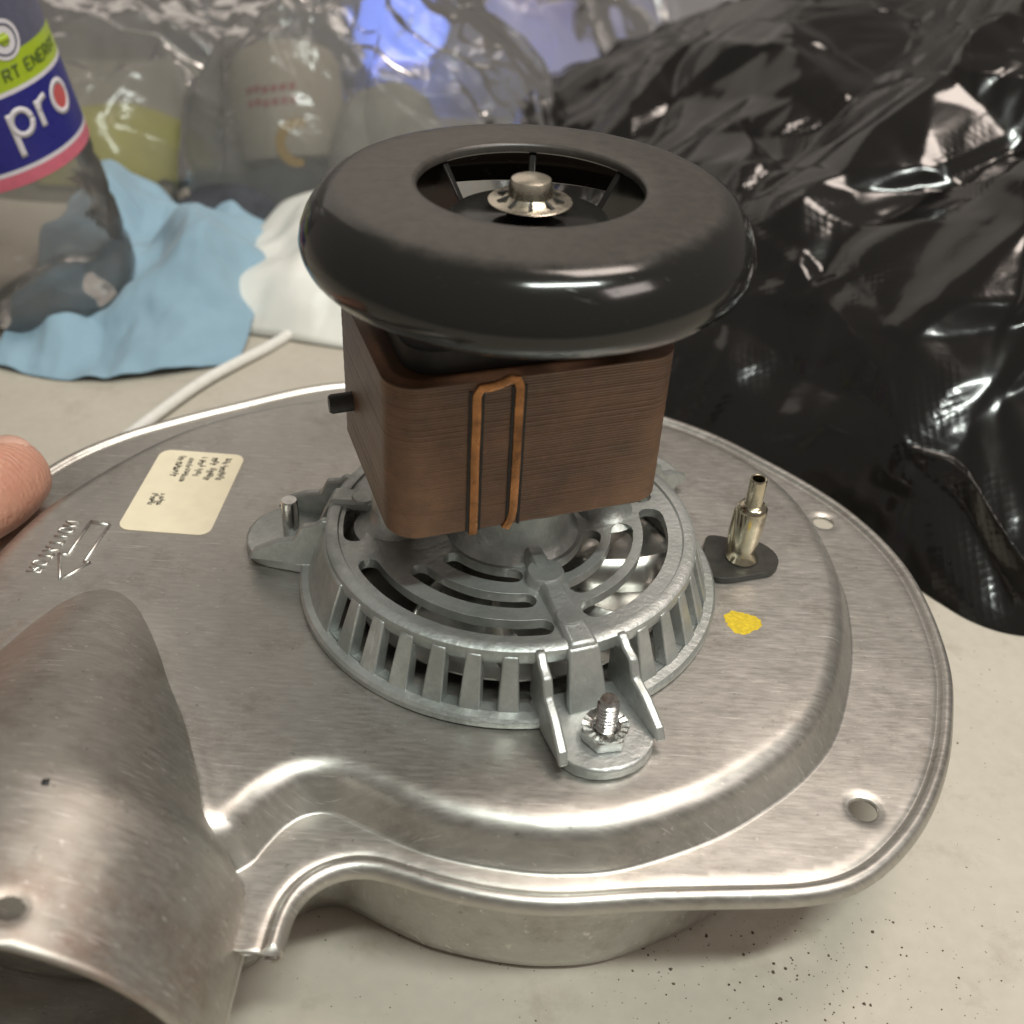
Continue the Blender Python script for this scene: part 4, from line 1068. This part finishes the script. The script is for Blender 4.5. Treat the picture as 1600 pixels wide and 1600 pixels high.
# clear and cloudy film bags
def film_bag(outline, centre, H, mat, label, seed, a1=9.0, a2=5.0, sp=30, p=2.4, q=.55):
    fn = mound_fn(outline, centre, H, p, q); gx, gy, T = polar(outline, centre, 110, 260); hz, _ = fn(gx, gy); ef = np.clip((1 - T) / 0.06, 0, 1)
    dz = a1 * facets(gx, gy, sp, seed, 1.9, seed * .7) + a2 * facets(gx, gy, sp * .45, seed + 1, 2.2, seed * 1.3) + 1.6 * facets(gx, gy, sp * .2, seed + 4, 1.6, seed * .4)
    dx = a1 * .8 * facets(gx, gy, sp * .8, seed + 2, 1.8, seed * .3) + a2 * .6 * facets(gx, gy, sp * .4, seed + 5, 2, 1.0); dy = a1 * .8 * facets(gx, gy, sp * .8, seed + 3, 1.8, seed * .5)
    X = weld(np.stack([gx + dx * ef, gy + dy * ef, np.maximum(TABLE + 0.5, hz + (dz + 3) * ef)], 2))
    return tag(sheet_obj("plastic_bag", X, mat, None, 1), label, "plastic bag")
film_bag([(-430, 560), (-330, 372), (-200, 356), (-150, 378), (-110, 480), (-140, 700), (-330, 760), (-430, 700)], (-270, 540), 88, 'clear', "clear crinkled plastic bag behind the drink bottle and towel", 12, 13, 8)
film_bag([(-190, 352), (-120, 338), (-40, 342), (10, 390), (20, 480), (-40, 540), (-150, 540), (-200, 460)], (-95, 425), 100, 'clear', "clear crinkled plastic bag wrapped round the cream jar", 24, 11, 7, 26)
film_bag([(-250, 640), (-150, 560), (0, 550), (90, 640), (120, 820), (40, 930), (-150, 940), (-260, 820)], (-70, 740), 105, 'cloudy', "cloudy white plastic bag lit blue by the lamp inside", 37, 14, 8, 40)
film_bag([(40, 760), (130, 700), (330, 760), (430, 930), (300, 1100), (100, 1080), (20, 930)], (200, 900), 110, 'cloudy', "pale cloudy plastic bag behind the black rubbish bag", 49, 14, 8, 44)
film_bag([(-560, 780), (-420, 640), (-250, 660), (-190, 800), (-260, 980), (-480, 1000)], (-370, 820), 105, 'cloudy', "hazy grey plastic bag far behind the drink bottle", 58, 14, 8, 44)

# ------------------------------------------------------------------ hand holding the flange
def hand():
    me = bpy.data.meshes.new("hand"); 
    P = {}; verts = []; edges = []; rad = []
    def v(p, r): verts.append(tuple(c * MM for c in p)); rad.append(r * MM if not isinstance(r, tuple) else (r[0] * MM, r[1] * MM)); return len(verts) - 1
    wrist = v((-300, -70, -16), 25); palm = v((-262, -38, -16), (30, 20)); palm2 = v((-228, -8, -18), (32, 19))
    edges += [(wrist, palm), (palm, palm2)]
    t0 = v((-192, -38, -6), 16); edges.append((palm2, t0))
    prev = t0
    for p, r in (((-170, -24, 0), 14.0), ((-156, -8, 3), 13.2), ((-147, 6, 3.5), 12.4), ((-142, 18, 2.0), 13.2), ((-139.5, 30, 0.5), 12.4), ((-138.6, 38, -0.5), 9.0)):
        k = v(p, r); edges.append((prev, k)); prev = k
    for i, (y0, L) in enumerate(((34, 34), (12, 40), (-10, 37), (-30, 28))):
        a = v((-214, y0 * .7 - 4, -28), 11); edges.append((palm2, a)); b = v((-190, y0, -33), 9.2); c = v((-190 + L * .55, y0 + 3, -35), 8.6); d = v((-190 + L, y0 + 5, -35), 7.4)
        edges += [(a, b), (b, c), (c, d)]
    me.from_pydata(verts, edges, []); me.materials.append(MT['skin'])
    o = bpy.data.objects.new("hand", me); COL.objects.link(o)
    bpy.context.view_layer.objects.active = o
    sk = o.modifiers.new('skin', 'SKIN'); sk.use_smooth_shade = True
    if not me.skin_vertices: 
        bm = bmesh.new(); bm.from_mesh(me); bm.verts.layers.skin.verify(); bm.to_mesh(me); bm.free()
    for sv, r in zip(me.skin_vertices[0].data, rad): sv.radius = r if isinstance(r, tuple) else (r, r)
    me.skin_vertices[0].data[0].use_root = True
    s = o.modifiers.new('sub', 'SUBSURF'); s.levels = 3; s.render_levels = 3
    tag(o, "bare hand with its thumb resting on the steel flange", "hand")
    return o
hd = hand()
V, F = [], []
na, nb = 11, 11
ax = Vector((2.4, 20, -2.6)).normalized(); sd_ = Vector((1, -0.12, 0.0)).normalized(); upn = sd_.cross(ax).normalized()
c0 = Vector((-140.6, 27.5, 0.6))
for i in range(na):
    for j in range(nb):
        u, v = i / (na - 1) * 2 - 1, j / (nb - 1) * 2 - 1
        su, sv = u * math.sqrt(1 - 0.42 * v * v), v * math.sqrt(1 - 0.30 * u * u)
        a = su * 0.72; rr = 11.6 - 1.2 * max(0, sv) ** 2 - (0.9 if max(abs(u), abs(v)) > .99 else 0)
        V.append(c0 + ax * (sv * 8.4) + sd_ * (rr * math.sin(a)) + upn * (rr * math.cos(a)))
for i in range(na - 1):
    for j in range(nb - 1): F.append((i * nb + j, i * nb + j + 1, (i + 1) * nb + j + 1, (i + 1) * nb + j))
nl = mesh("thumbnail", V, F, 'nail', hd)

# ------------------------------------------------------------------ crumbs on the table
V, F = [], []
def crumb(x, y, s):
    b = len(V); z = TABLE
    k = 5; a0 = rnd.uniform(0, 6)
    for i in range(k): a = a0 + 2 * math.pi * i / k; rr = s * rnd.uniform(.6, 1.2); V.append((x + rr * math.cos(a), y + rr * math.sin(a), z + 0.02))
    for i in range(k): a = a0 + 2 * math.pi * i / k; rr = s * rnd.uniform(.3, .7); V.append((x + rr * math.cos(a), y + rr * math.sin(a), z + s * rnd.uniform(.4, .8)))
    for i in range(k): j = (i + 1) % k; F.append((b + i, b + j, b + k + j, b + k + i))
    F.append(tuple(b + k + i for i in range(k)))
for _ in range(300):
    if rnd.random() < 0.8:
        x, y = rnd.gauss(70, 26), rnd.gauss(-78, 13)
    else: x, y = rnd.uniform(-40, 170), rnd.uniform(-105, 45)
    if y > -60 and x < 100: continue
    crumb(x, y, min(0.65, 0.12 + rnd.expovariate(9)))
cr = mesh("crumbs", V, F, 'crumb', smooth=False); tag(cr, "dark dirt crumbs scattered on the table", None, kind='stuff')
